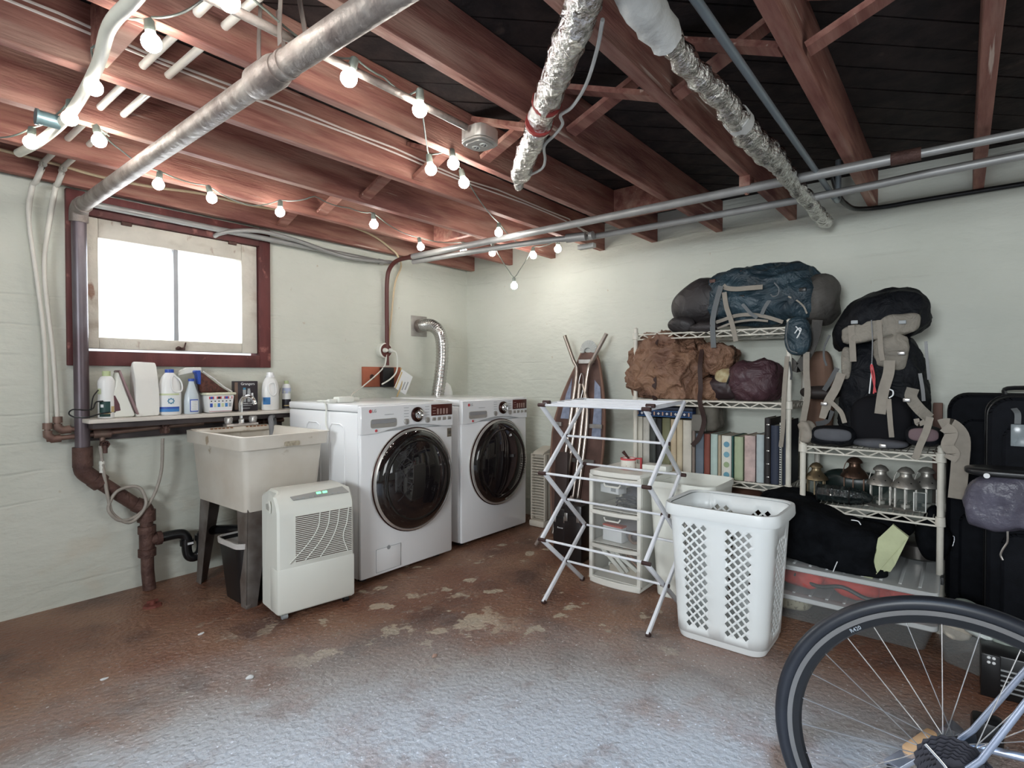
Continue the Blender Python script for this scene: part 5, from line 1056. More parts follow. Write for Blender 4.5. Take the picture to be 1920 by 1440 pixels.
m = MB(); m.blob((0, 0, .085), (.18, .14, .17), 3, .02, 8, 5, seg=48, fold=.012, ff=9, flatb=-.084); m.build('bag_body', M('olive_grey_fabric', (.15, .135, .11), .7, var=.3, scale=14), R_, ang=70)
m = MB(); m.b2((-.11, -.01, .0), (-.085, .075, .10), .008); m.build('pocket', M('grey_felt', (.20, .19, .17), .8), R_)
# blue-grey backpack lying on top of the taller unit
navyb = M('dark_blue_ripstop', (.032, .060, .078), .42, var=.4, scale=5, bump=1., bscale=8, bd=.04, bdist=1.5, col2=(.014, .026, .036)); gry = M('taupe_pack_fabric', (.085, .078, .070), .7, var=.3, scale=9, bump=.6, bscale=8, bd=.03, bdist=1.); tstrap = M('tan_webbing', (.27, .24, .20), .7, var=.1, scale=40)
dgry = M('charcoal_pack_fabric', (.034, .029, .030), .5, var=.4, scale=6, bump=.7, bscale=7, bd=.03, bdist=1.); gstrap = M('grey_webbing', (.13, .14, .145), .7)
ctr = at_x(1420, 575, -.27); R_ = thing('backpack', 'large blue-grey hiking backpack lying on its side on top of the taller shelving', 'backpack', (-.27, ctr.y, 1.425))
def loc(u, v, x=-.27): q_ = wx(u, v, x); return V((q_.x+.27, q_.y-ctr.y, q_.z-1.425))
def span(u0, u1, v0, v1, x=-.27): a, b = loc(u0, v0, x), loc(u1, v1, x); return V(((a.x+b.x)/2, (a.y+b.y)/2, (a.z+b.z)/2)), abs(a.y-b.y), abs(a.z-b.z)
c, sy, sz = span(1340, 1530, 512, 604)
m = MB(); m.blob(c, (.33, sy*1.12, sz*1.0), 3.0, .02, 6, 21, seg=120, fold=.020, ff=8, fdir=(1, .6, 1.3)); m.build('main_compartment', navyb, R_, ang=70)
c, sy, sz = span(1268, 1375, 528, 610)
m = MB(); m.blob(c, (.30, sy*1.08, sz*1.0), 2.5, .012, 6, 22, seg=64, fold=.004, fn=lambda w: V((w.x, w.y, w.z*(1-.35*max(0, w.y/.2))-(.03*max(0, w.y/.2))))); m.build('sleeping_bag_compartment', dgry, R_, 'charcoal rounded lower compartment', ang=70)
c, sy, sz = span(1508, 1568, 520, 606)
m = MB(); m.blob(c, (.31, sy*1.1, sz*1.0), 2.6, .012, 7, 23, seg=64, fold=.008, ff=8); m.build('lid_compartment', gry, R_, 'taupe side panel', ang=70)
c, sy, sz = span(1470, 1525, 525, 595, -.37)
m = MB(); m.blob(c, (.16, sy*1.3, sz*1.0), 2.6, .012, 7, 24, seg=56, fold=.008, ff=9); m.build('top_pocket', navyb, R_, ang=70)
c, sy, sz = span(1472, 1519, 598, 664, -.47)
m = MB(); m.blob(c, (.08, sy, sz*1.04), 2.7, .006, 9, 25, seg=48, fold=.004); pk = m.build('hanging_pocket', navyb, R_, 'small dark blue pocket hanging down past the shelf', ang=70)
m = MB(); m.tube([loc(u, v, -.515) for u, v in ((1478, 604), (1474, 630), (1480, 655), (1495, 662))], .003, 6, sm=4); m.build('zipper', gstrap, pk)
m = MB(); m.tube([loc(u, v, -.518) for u, v in ((1492, 612), (1500, 622), (1494, 634), (1502, 618), (1497, 616), (1490, 625))], .003, 6, sm=4); m.build('white_logo', labelw, pk, 'looped white emblem')
c, sy, sz = span(1258, 1300, 598, 622, -.42)
m = MB(); m.blob(c, (.10, sy*1.2, sz*1.1), 2.3, .008, 12, 26, seg=40, fold=.006, ff=14); m.build('bottom_pocket', dgry, R_, ang=70)
c, sy, sz = span(1300, 1345, 606, 622, -.42)
m = MB(); m.blob(c, (.10, sy*1.3, sz*1.0), 2.3, .006, 12, 27, seg=40, fold=.006, ff=14); m.build('hip_pad', dgry, R_, ang=70)
for pts, w_, mt, x in ((((1356, 535), (1362, 540), (1380, 542), (1405, 540), (1430, 538)), .026, tstrap, -.455), (((1352, 536), (1345, 560), (1338, 590), (1336, 610), (1338, 652)), .030, gstrap, -.47), (((1358, 548), (1362, 575), (1372, 605), (1380, 640)), .026, tstrap, -.475), (((1382, 560), (1392, 570), (1408, 588), (1420, 596)), .018, gstrap, -.455),
      (((1478, 556), (1495, 564), (1507, 575), (1513, 588)), .008, tstrap, -.455), (((1325, 610), (1350, 602), (1380, 592), (1410, 590), (1440, 595), (1468, 604)), .020, tstrap, -.44), (((1345, 616), (1375, 605), (1410, 600), (1440, 602)), .012, tstrap, -.45), (((1452, 548), (1445, 560), (1435, 575), (1428, 590)), .020, gstrap, -.445)):
    m = MB(); m.ribbon([loc(u, v, x) for u, v in pts], w_, .004, (0, .3, 1) if abs(pts[0][0]-pts[-1][0]) > abs(pts[0][1]-pts[-1][1]) else (0, 1, 0)); m.build('strap', mt, R_)
for u, v in ((1356, 525), (1390, 557), (1368, 524), (1394, 510), (1336, 527), (1505, 543)): m = MB(); m.box((.012, .035, .022), loc(u, v, -.40 if v < 530 else -.455), .004); m.build('buckle', rust if v < 530 else black, R_)
m = MB(); m.tube([loc(u, v, -.455) for u, v in ((1452, 530), (1460, 540), (1459, 552), (1450, 556), (1445, 552))], .004, 7, sm=4); m.build('loop', gstrap, R_)
# straps and panel hanging down at the right end of this pack
m = MB(); m.ribbon([loc(u, v, -.40) for u, v in ((1533, 600), (1528, 630), (1516, 660), (1506, 678), (1495, 690), (1478, 676))], .05, .006, (0, 1, 0)); m.build('shoulder_strap', gry, R_, 'padded taupe shoulder strap')
for pts, mt, w_ in ((((1512, 660), (1512, 700), (1514, 740), (1506, 790), (1503, 840)), tstrap, .030), (((1476, 668), (1470, 740), (1468, 800), (1464, 838)), tstrap, .022), (((1480, 678), (1484, 700), (1483, 712)), black, .01)):
    m = MB(); m.ribbon([loc(u, v, -.475) for u, v in pts], w_, .004, (0, 1, 0)); m.build('hanging_strap', mt, R_)
# folded fabric hanging between the units
brown_p = at_x(1535, 690, -.20)
m = MB(); m.blob((-.15, brown_p.y, 1.02), (.10, .13, .55), 4, .012, 6, 31, seg=56, fold=.008, ff=8, fdir=(1, 2, .3)); tag(m.build('hanging_cloth', M('brown_folded_cloth', (.20, .115, .08), .8, var=.3, scale=6), None, ang=70), 'brown cloth hanging behind the gap between the two shelving units', 'cloth')
p2 = at_x(1538, 736, -.36)
m = MB(); m.blob((-.36, p2.y, p2.z), (.14, .19, .07), 2.3, .006, 9, 32, seg=40); tag(m.build('rounded_hat', M('brown_black_cap', (.03, .022, .02), .6), None), 'dark rounded cap stuck between the two shelving units', 'cap')
# black backpack standing on the shorter unit
blk = M('black_pack_nylon', (.007, .008, .011), .6, var=.4, scale=6, bump=.9, bscale=9, bd=.035, bdist=1.2, spec=.2); stone = M('stone_pack_fabric', (.27, .245, .205), .75, var=.25, scale=9, bump=.9, bscale=11, bd=.03, bdist=1.2); midg = M('mid_grey_mesh', (.085, .088, .10), .8, var=.2, scale=14)
ctr = at_x(1665, 700, -.37); ctr0 = ctr; R_ = thing('backpack', 'black hiking backpack with stone-coloured straps standing on the shorter shelving unit', 'backpack', (-.37, ctr.y, .806))
def loc(u, v, x=-.37): q_ = wx(u, v, x); return V((q_.x+.37, q_.y-ctr.y, q_.z-.806))
c, sy, sz = span(1582, 1735, 640, 838, -.36)
m = MB(); m.blob(c, (.26, sy, sz*1.02), 3.4, .012, 6, 41, seg=96, fold=.016, ff=8, fn=lambda w: V((w.x, w.y*(1+.10*(-w.z)/.3), w.z))); m.build('main_compartment', blk, R_, ang=70)
c, sy, sz = span(1566, 1744, 552, 652, -.36)
m = MB(); m.blob(c, (.32, sy*1.0, sz*.86), 2.5, .010, 6, 42, seg=84, fold=.012, ff=8, fn=lambda w: V((w.x, w.y, w.z+.055*(-(w.y/.22))-.055*(w.y/.24)**2+.012))); m.build('lid', blk, R_, 'black domed top lid', ang=70)
c, sy, sz = span(1577, 1722, 600, 634, -.50)
m = MB(); m.blob(c, (.07, sy, sz*.95), 4, .008, 8, 43, seg=60, fold=.007, ff=9, fn=lambda w: V((w.x, w.y, w.z+.035*(-(w.y/.22))))); m.build('lid_trim', stone, R_, 'stone-coloured trim under the lid', ang=70)
c, sy, sz = span(1640, 1705, 632, 690, -.50)
m = MB(); m.blob(c, (.07, sy, sz*1.1), 2.4, .012, 9, 44, seg=48, fold=.010, ff=10); m.build('front_pocket', stone, R_, ang=70)
c, sy, sz = span(1578, 1596, 650, 712, -.49); m = MB(); m.blob(c, (.05, sy*1.1, sz), 3, .004, 9, 45, seg=32); m.build('side_panel', stone, R_, ang=70)
c, sy, sz = span(1596, 1706, 742, 838, -.49); m = MB(); m.blob(c, (.12, sy, sz), 3.2, .008, 6, 46, seg=56, fold=.005); m.build('back_pad', M('black_mesh', (.009, .009, .011), .9, spec=.15), R_, ang=70)
c, sy, sz = span(1598, 1704, 820, 842, -.52); m = MB(); m.blob(c, (.12, sy, sz*1.1), 3, .003, 6, 47, seg=40, fn=lambda w: V((w.x, w.y, w.z*(1.2-3*abs(w.y))))); m.build('lumbar_pad', midg, R_, 'grey lumbar pad', ang=70)
for u0, u1, nm in ((1520, 1604, 48), (1698, 1768, 49)):
    c, sy, sz = span(u0, u1, 797, 838, -.52); m = MB(); m.blob(c, (.17, sy, sz*.98), 3, .006, 7, nm, seg=56, fold=.004); hb = m.build('hip_belt', blk, R_, 'padded hip belt wing', ang=70)
    c2, sy2, sz2 = span(u0+6, u1-8, 802, 829, -.60); m = MB(); m.blob(c2, (.03, sy2, sz2), 3, .003, 7, nm+3, seg=36); m.build('belt_padding', midg if nm == 48 else M('pinkish_grey_mesh', (.17, .115, .125), .8), hb, ang=70)
for pts, mt, w_, x in ((((1596, 610), (1598, 640), (1600, 678)), tstrap, .034, -.53), (((1648, 602), (1650, 630), (1652, 660), (1655, 676)), tstrap, .026, -.55), (((1668, 676), (1666, 700), (1656, 735), (1650, 776)), tstrap, .056, -.56), (((1666, 748), (1668, 775), (1670, 800), (1672, 820)), tstrap, .026, -.56),
      (((1578, 700), (1566, 730), (1552, 755), (1544, 785)), tstrap, .050, -.54), (((1556, 752), (1570, 765), (1578, 775), (1584, 793)), tstrap, .026, -.56), (((1712, 728), (1708, 745), (1722, 765), (1742, 784)), stone, .06, -.55), (((1744, 782), (1736, 810), (1725, 835), (1716, 860)), tstrap, .034, -.64),
      (((1556, 628), (1546, 650), (1545, 670), (1550, 686)), black, .012, -.50), (((1736, 640), (1738, 670), (1742, 712)), black, .016, -.46), (((1570, 690), (1556, 715), (1545, 732)), black, .028, -.50), (((1634, 600), (1636, 640), (1634, 700)), black, .006, -.56), (((1725, 700), (1730, 730), (1732, 752)), black, .018, -.50), (((1560, 770), (1550, 790), (1530, 795)), black, .03, -.54), (((1718, 785), (1722, 795), (1735, 790)), tstrap, .026, -.60)):
    m = MB(); m.ribbon([loc(u, v, x) for u, v in pts], w_*.8, .004, (0, 1, .15)); m.build('strap', mt, R_)
m = MB(); m.tube([loc(u, v, -.575) for u, v in ((1634, 682), (1634, 700), (1632, 718), (1630, 738))], .003, 6, sm=3); m.build('white_cord', labelw, R_); 
m = MB(); m.tube([loc(u, v, -.578) for u, v in ((1638, 738), (1640, 710), (1635, 684), (1633, 690), (1637, 712), (1642, 736))], .0035, 6, sm=3); m.build('red_cord', redp, R_, 'red drawcord')
m = MB(); m.tube([loc(u, v, -.58) for u, v in ((1668, 730), (1674, 733), (1674, 741), (1667, 746))], .003, 6, sm=4); m.build('white_loop', labelw, R_)
m = MB(); m.tube([loc(u, v, -.40) for u, v in ((1650, 560), (1654, 548), (1660, 545), (1666, 552))], .007, 7, sm=4); m.build('haul_loop', dstrap, R_)
for u, v, x in ((1602, 604, -.545), (1692, 604, -.545), (1690, 662, -.55), (1545, 757, -.55), (1700, 750, -.57), (1655, 836, -.58)): m = MB(); m.box((.012, .03, .018), loc(u, v, x), .004); m.build('buckle', greyp if v < 640 else steel, R_)
c, sy, sz = span(1500, 1524, 790, 830, -.56); m = MB(); m.blob(c, (.08, sy, sz), 2.3, .01, 12, 55, seg=36, fold=.01, ff=14); m.build('bundled_strap', tstrap, R_, 'bundle of tan webbing', ang=70)
m = MB(); m.ribbon([loc(u, v, -.62) for u, v in ((1764, 800), (1772, 798), (1786, 800), (1802, 822), (1800, 870), (1794, 935))], .062, .004, (0, 1, .1)); m.build('belt_webbing', tstrap, R_, 'wide tan belt webbing hanging over the shelf corner')
m = MB(); m.ribbon([loc(u, v, -.65) for u, v in ((1770, 800), (1784, 812), (1776, 835), (1788, 850), (1780, 862))], .045, .004, (0, 1, .5)); m.build('belt_webbing', tstrap, R_)
# ------------------------------------------------------------------ lanterns
pewter = M('dull_silver_lantern', (.44, .42, .38), .42, .8, var=.25, scale=20, bump=.2); brass = M('aged_brass_lantern', (.26, .20, .12), .4, .8, var=.3, scale=20); ggl = M('lantern_glass', (.05, .07, .065), .04, var=0, alpha=.30)
def lantern(u, x, label, mt, s=1., rz=0., lamp=True):
    p = wx(u, 940, x); R_ = thing('lantern', label, 'lantern', (x, p.y, .517), rz, 'candle lanterns on the lower shelf')
    rb = .050*s; h0 = .012*s; h1 = .105*s
    m = MB(); m.lathe([(0, 0), (rb*1.12, 0), (rb*1.15, .004), (rb*.98, .012*s), (0, .013*s)], seg=6); m.build('base', mt, R_)
    for k in range(6):
        a = k*pi/3; a2 = a+pi/3; p0 = V((rb*.9*cos(a), rb*.9*sin(a), 0)); p1 = V((rb*.9*cos(a2), rb*.9*sin(a2), 0))
        m = MB(); m.beam(p0+V((0, 0, h0)), p0+V((0, 0, h1)), .006, .006); m.build('corner_post', mt, R_)
        m = MB(); q0, q1 = p0.lerp(p1, .12), p0.lerp(p1, .88); m.bm.faces.new([m.bm.verts.new(q+V((0, 0, z))) for q, z in ((q0, h0), (q1, h0), (q1, h1), (q0, h1))]); m.build('glass_pane', ggl, R_)
    k = 3; a = k*pi/3+.1; p0 = V((rb*.95*cos(a), rb*.95*sin(a), 0)); 
    m = MB(); m.lathe([(rb*1.0, h1-.004), (rb*1.18, h1), (rb*1.12, h1+.010*s), (rb*.80, h1+.030*s), (rb*.52, h1+.044*s), (rb*.46, h1+.052*s), (rb*.46, h1+.062*s), (rb*.66, h1+.066*s), (rb*.62, h1+.074*s), (rb*.36, h1+.088*s), (rb*.12, h1+.092*s), (0, h1+.094*s)], seg=24); rf = m.build('roof', mt, R_)
    for j in range(6): a = j*pi/3+.5; m = MB(); m.lathe([(0, 0), (.0035, 0)], (rb*.93*cos(a), rb*.93*sin(a), h1+.0245*s), 8, Matrix.Rotation(a, 4, 'Z') @ Matrix.Rotation(radians(52), 4, 'Y')); m.build('vent_hole', black, rf)
    m = MB(); m.tube([(0, rb*.62, h1+.07*s), (0, rb*.8, h1+.05*s), (0, rb*.95, h1+.02*s)], .002, 6, sm=3); m.build('wire_handle', mt, R_)
    m = MB(); m.lathe([(0, h0), (.019, h0), (.019, h0+.014), (0, h0+.012)], seg=14); m.build('candle', M('tealight_wax', (.65, .63, .56), .5) if 'tealight_wax' not in bpy.data.materials else bpy.data.materials['tealight_wax'], R_)
    return R_
LA = lantern(1530, -.42, 'small brass lantern, leftmost of the row', brass, .95)
lantern(1602, -.33, 'copper-brown lantern standing behind the dark toppled lantern', M('coppery_lantern', (.14, .085, .06), .35, .8, var=.3), 1.12)
lantern(1651, -.42, 'silver lantern right behind the toppled dark one', pewter, 1.03)
R_ = lantern(1698, -.45, 'silver lantern in front with its little glass door open, nearest the camera', pewter, 1.05)
m = MB(); dd = [(-.058, -.035, .012), (-.058, -.080, .012), (-.058, -.080, .10), (-.058, -.035, .10)]; m.tube(dd, .0035, 6, closed=True); dr = m.build('open_door', M('pale_tin_frame', (.62, .62, .58), .4, .4), R_, 'pale open door frame')
m = MB(); m.bm.faces.new([m.bm.verts.new(q) for q in dd]); m.build('pane', ggl, dr)
lantern(1737, -.36, 'silver lantern at the right end, half behind the open one', pewter, 1.03)
p = wx(1585, 942, -.50); R_ = thing('toppled_lantern', 'dark patterned glass lantern lying on its side in front of the brass lantern', 'lantern', (-.50, p.y, .562))
tl_ = M('dark_patterned_glass', (.020, .028, .028), .12, var=.7, scale=70, coat=.8, bump=.5, bscale=70); MXY = Matrix.Rotation(pi/2, 4, 'X')
m = MB(); m.lathe([(0, -.125), (.042, -.125), (.045, -.12), (.045, .02), (.043, .03), (.036, .07), (.022, .105), (.012, .115), (0, .118)], (0, 0, 0), 8, MXY); m.build('glass_body', tl_, R_)
for z in (-.122, .02): m = MB(); m.lathe([(.045, z-.003), (.048, z), (.045, z+.004)], (0, 0, 0), 8, MXY); m.build('metal_band', black, R_)
p = wx(1600, 905, -.26); m = MB(); m.blob((-.26, p.y, .59), (.12, .32, .14), 2.5, .01, 8, 61, seg=40); tag(m.build('dark_bowl', M('dark_green_ceramic', (.012, .02, .018), .3), None), 'dark rounded bundle at the back of the lantern shelf', 'bundle')
# ------------------------------------------------------------------ bins, cloth, pan
binm = M('frosted_bin_plastic', (.42, .45, .45), .2, var=.03, alpha=.15); lidm = M('grey_clear_lid', (.66, .69, .69), .2, var=.05, alpha=.82)
def tote(name, label, x0, x1, y0, y1, z0, h, cat='storage bin', lid=True):
    R_ = thing(name, label, cat, ((x0+x1)/2, (y0+y1)/2, z0)); w, d = y1-y0, x1-x0
    m = MB(); shell_box(m, d, w, h-.02, .04, .90, .003); m.build('bin', binm, R_)
    if lid:
        m = MB(); m.prism(rrect(d+.03, w+.03, .03, 4), .022, Matrix.Translation((0, 0, h-.022)), .004); ld = m.build('lid', lidm, R_)
        for k in range(9):
            m = MB(); yy_ = -w/2+.05+(w-.1)*k/8; m.b2((-d/2+.03, yy_-.006, h), (d/2-.03, yy_+.006, h+.004), .001); m.build('lid_rib', lidm, ld)
        for s in (-1, 1): m = MB(); m.b2((-.04, s*(w/2+.02)-.006, h-.03), (.04, s*(w/2+.02)+.006, h+.003), .003); m.build('latch', lidm if s > 0 else M('dark_latch', (.05, .05, .05), .5), R_)
    return R_
tote('storage_bin', 'clear low storage bin with a frosted lid, on the floor under another', -.83, -.30, -3.435, -2.78, 0, .125)
tote('storage_bin', 'clear low storage bin full of red cloth, stacked on the other one', -.83, -.30, -3.435, -2.78, .130, .135)
redf = M('red_fabric', (.75, .05, .03), .6, var=.4, scale=8, bump=.3)
for k, (yy_, w_, x_) in enumerate(((-2.93, .20, -.70), (-3.12, .24, -.68), (-3.30, .16, -.66))):
    m = MB(); m.blob((x_, yy_, .19), (.20, w_, .085), 2.6, .02, 9, 70+k, seg=48, fold=.012, ff=10); tag(m.build('red_cloth', redf, None, ang=70), ['red cloth at the left inside the upper clear bin', 'red cloth bundled in the middle of the upper clear bin', 'red cloth at the right inside the upper clear bin'][k], 'cloth', 'red cloths in the upper clear bin')
m = MB(); m.tube([(-.79, -2.9, .21), (-.80, -3.0, .18), (-.80, -3.1, .20), (-.80, -3.2, .17), (-.79, -3.3, .19)], .009, 7, sm=4); tag(m.build('black_strap', black, None), 'black strap among the red cloths in the upper bin', 'strap')
m = MB(); m.blob((-.68, -2.88, .062), (.2, .16, .09), 3, .01, 9, 77, seg=40); tag(m.build('spotted_cloth', M('cream_spotted_cloth', (.52, .48, .34), .8, scale=60, col2=(.22, .19, .12), lo=.55, hi=.6), None), 'cream spotted cloth inside the lower clear bin', 'cloth')
# black cloth heap
m = MB(); a, b = wx(1462, 1000, -.72), wx(1655, 1030, -.72); cc = (a+b)/2
def drape(w): return V((w.x, w.y, w.z*(1+.15*(w.y/.3))))
m.blob((-.64, cc.y+.03, .400), (.34, abs(a.y-b.y)+.10, .25), 4.5, .02, 5, 81, seg=90, fold=.010, ff=5, fn=lambda w: V((w.x, w.y, w.z+.16*(w.y)-.02+ (.015 if w.z > 0 else 0)*sin(w.y*14))), flatb=-.13)
R_ = thing('black_coat', 'black folded cloth heaped on the clear bins below the lanterns', 'cloth', (-.64, cc.y, .27)); m.build('cloth_body', blackcloth, R_, world=True, ang=70)
m = MB(); m.blob((-.50, cc.y+.22, .46), (.3, .30, .18), 2.4, .02, 5, 84, seg=60, fold=.01, ff=6); m.build('cloth_fold', blackcloth, R_, world=True, ang=70)
for pts in (((1596, 975), (1604, 976), (1610, 978), (1614, 984)), ((1570, 1053), (1566, 1062), (1562, 1072))):
    m = MB(); m.tube([wx(u, v, -.825) for u, v in pts], .0022, 6, sm=3); m.build('white_thread', labelw, R_, world=True)
o2d = [(1672, 988), (1698, 1010), (1688, 1022), (1678, 1030), (1680, 1042), (1672, 1046), (1676, 1058), (1668, 1070), (1652, 1066), (1642, 1075), (1636, 1085), (1626, 1092), (1624, 1066), (1632, 1046), (1645, 1028), (1648, 1012), (1662, 1004)]
m = MB(); f_ = [wx(1660+(u-1660)*1.15, 1040+(v-1040)*1.08, -.80) for u, v in o2d]; g_ = [p+V((.022, 0, 0)) for p in f_]
cz = sum((p for p in f_), V())/len(f_)
vs = [m.bm.verts.new(p) for p in f_]; ws = [m.bm.verts.new(p) for p in g_]; n_ = len(vs); m.bm.faces.new(vs); m.bm.faces.new(ws[::-1])
for j in range(n_): m.bm.faces.new((vs[j], vs[(j+1) % n_], ws[(j+1) % n_], ws[j]))
bmesh.ops.triangulate(m.bm, faces=m.bm.faces[:]); bmesh.ops.subdivide_edges(m.bm, edges=m.bm.edges[:], cuts=2)
for v in m.bm.verts: v.co.x += .012*noise.noise(v.co*18)
R_ = thing('yellow_green_cloth', 'pale yellow-green cloth with a wavy edge hanging from the black heap', 'cloth', (-.80, cz.y, .27)); m.build('cloth_flap', M('pale_yellow_green_cloth', (.50, .54, .33), .8, var=.15, scale=10, bump=.3), R_, world=True, ang=60)
p = fl(1722, 1030, .30); R_ = thing('cooking_pot', 'dark metal pot on the bin lid at the right of the black cloth', 'pot', (p.x, p.y, .268))
potm = M('dark_steel_pot', (.13, .12, .11), .3, .8, var=.2)
m = MB(); m.lathe([(0, 0), (.095, 0), (.11, .01), (.115, .07), (.118, .073), (.112, .073), (.105, .012), (0, .01)], seg=32); m.build('pot_body', potm, R_)
m = MB(); m.lathe([(.116, .073), (.11, .080), (.06, .092), (0, .094)], seg=32); m.build('lid', potm, R_); m = MB(); m.lathe([(0, .094), (.012, .094), (.018, .11), (0, .114)], seg=16); m.build('lid_knob', black, R_)
q = wx(1748, 1010, -.42); m = MB(); m.blob((-.40, q.y, q.z+.02), (.16, .12, .26), 2.4, .015, 8, 91, seg=44, fold=.008, fn=lambda w: V((w.x, w.y*(1-.5*max(0, w.z/.13)), w.z))); tag(m.build('black_pouch', blackcloth, None, ang=70), 'small black pointed pouch behind the pot, by the shelf post', 'pouch')
q = wx(1655, 985, -.45); m = MB(); m.blob((-.42, q.y-.02, q.z), (.2, .22, .10), 2.3, .01, 8, 92, seg=40); tag(m.build('dark_hat', blackcloth, None, ang=70), 'dark rounded hat between the black heap and pot', 'hat')
q = wx(1385, 925, -.40); m = MB(); m.blob((-.36, q.y-.02, .36), (.22, .30, .30), 2.4, .015, 6, 93, seg=44, fold=.01); tag(m.build('brown_bag', M('dark_brown_leather', (.10, .05, .035), .4, var=.4), None, ang=70), 'dark brown bag under the bookshelf behind the hampers', 'bag')
m = MB(); m.b2((-.44, -2.30, .126), (-.14, -1.98, .30), .008); tag(m.build('dark_storage_box', M('dark_grey_box', (.06, .055, .05), .6), None), 'dark box on the lowest wire shelf behind the drawer cart', 'box')
# clear bin with papers and black vented crate
p = fl(1745, 1230); q = wx(1752, 1175, -.98)
R_ = tote('storage_bin', 'open clear bin with crumpled printed papers at the far right behind the wheel', -.98, -.76, -3.96, -3.46, 0, .17, lid=False); R_.rotation_euler = (0, 0, radians(-30)); R_.location = (-.868, -3.70, 0); BM_ = frame(R_)
for k in range(14):
    m = MB(); m.blob((0, 0, 0), (.13, .10, .035), 3, .012, 12, 100+k, seg=20, fold=.006, ff=16)
    o = m.build('crumpled_paper', [M('cream_newsprint', (.55, .50, .42), .8, var=.3, scale=40), labelw, M('grey_green_paper', (.36, .42, .38), .7, var=.2, scale=30), M('clear_wrap', (.55, .60, .58), .15)][k % 4] if k < 4 else COLP[k % 4], None, ang=50)
    if k < 4: COLP = (globals().get('COLP') or [])+[o.data.materials[0]]
    o.location = BM_ @ V((-.045+.045*(k % 3)+random.uniform(-.01, .01), .19-.095*(k//3), .145+.018*(k % 3))); o.rotation_euler = (random.uniform(-.5, .5), random.uniform(-.5, .2), random.uniform(0, 3))
    tag(o, 'crumpled '+('cream printed paper', 'plain white paper', 'grey-green paper', 'clear plastic wrap')[k % 4]+' in the open clear bin behind the wheel', 'paper', 'crumpled '+('cream', 'white', 'grey-green', 'clear')[k % 4]+' pieces in the open bin')
p = fl(1838, 1300); R_ = thing('vented_crate', 'black box with grey horizontal stripes and lettering, on the floor behind the spokes', 'box', (p.x, p.y, 0), radians(0))
hh = wx(1842, 1222, p.x).z
m = MB(); m.b2((0, -.42, 0), (.16, 0, hh), .006); m.build('box_body', black, R_)
for k in range(5): m = MB(); m.b2((-.004, -.41, hh*(.66-.12*k)), (.001, -.012, hh*(.66-.12*k)+.006), .001); m.build('grey_stripe', greyp, R_)
m = MB(); m.b2((-.012, -.055, 0), (.0, -.0, hh*1.0), .004); cp = m.build('corner_plate', black, R_)
for zz in (.82, .93):
    for yy_ in (-.022, -.036): m = MB(); m.lathe([(.0055, 0), (.004, .002), (0, .003)], (-.012, yy_, hh*zz), 10, Matrix.Rotation(-pi/2, 4, 'Y')); m.build('white_rivet', labelw, cp)
text('box_text', 'CLASSIC', hh*.085, greyp, R_, face_m((-.0015, -.20, hh*.115), (0, -1, 0), (0, 0, 1)))
# ------------------------------------------------------------------ suitcases
def suitcase(name, label, x0, x1, y0, y1, h, lean=0, tagm=False):
    R_ = thing(name, label, 'suitcase', ((x0+x1)/2, (y0+y1)/2, 0)); w, d = y1-y0, x1-x0; fab = M('black_ballistic_fabric_'+str(int(h*100)), (.006, .007, .010), .75, var=.3, scale=30, bump=.2, bscale=200, spec=.15)
    m = MB(); m.prism(rrect(w, h-.05, .075, 6), d, Matrix(((0, 0, 1, -d/2), (1, 0, 0, 0), (0, 1, 0, .04+(h-.05)/2), (0, 0, 0, 1))), .012); m.build('case_body', fab, R_)
    m = MB(); z0 = h*.13; m.prism(rrect(w*.84, h*.40, .05, 5), .035, Matrix(((0, 0, 1, -d/2-.035), (1, 0, 0, 0), (0, 1, 0, .09+h*.20), (0, 0, 0, 1))), .010); m.build('front_pocket', fab, R_)
    m = MB(); m.prism(rrect(w*.84, h*.33, .05, 5), .025, Matrix(((0, 0, 1, -d/2-.025), (1, 0, 0, 0), (0, 1, 0, .11+h*.62), (0, 0, 0, 1))), .010); m.build('upper_pocket', fab, R_)
    for x in (-d/2+.03, d/2-.03): m = MB(); m.tube([(x, a, b+.04+(h-.05)/2) for a, b in rrect(w+.004, h-.046, .077, 6)], .004, 6, closed=True); m.build('piping', black, R_)
    m = MB(); m.tube([(0, .07, h-.01), (0, .06, h+.02), (0, -.06, h+.02), (0, -.07, h-.01)], .010, 8, sm=4); m.build('handle', black, R_)
    for s in (-1, 1): m = MB(); m.cyl((-d/2+.02, s*(w/2-.05), .03), (-d/2+.05, s*(w/2-.05), .03), .03, seg=16); m.cyl((d/2-.05, s*(w/2-.05), .03), (d/2-.02, s*(w/2-.05), .03), .03, seg=16); m.build('wheel_pair', black, R_, kind='stuff')
    return R_
R_ = suitcase('suitcase', 'large black fabric suitcase standing against the right shelving unit', -.32, -.03, -4.02, wx(1777, 900, -.32).y, 1.08)
m = MB(); z = wx(1765, 985, -.6); m.tube([wx(u, v, -.37) for u, v in ((1785, 1005), (1789, 1006), (1789, 1014), (1786, 1024))], .003, 6, sm=3); m.build('zip_pull', chrome, R_, world=True)
R_ = suitcase('suitcase', 'second black suitcase at the right edge with a clear luggage tag', -.66, -.36, -4.15, wx(1852, 900, -.66).y, 1.08)
a = wx(1895, 795, -.71); b = wx(1930, 838, -.71)
m = MB(); m.b2((-.72, b.y, b.z), (-.714, a.y, a.z), .002); m.build('luggage_tag', M('clear_tag', (.35, .40, .42), .15, alpha=.5), R_, 'clear plastic luggage tag', world=True)
m = MB(); c = wx(1908, 795, -.71); m.ribbon([c, c+V((.005, 0, .04)), c+V((.03, .01, .06))], .02, .003, (0, 1, 0)); m.build('tag_loop', gstrap, R_, world=True)
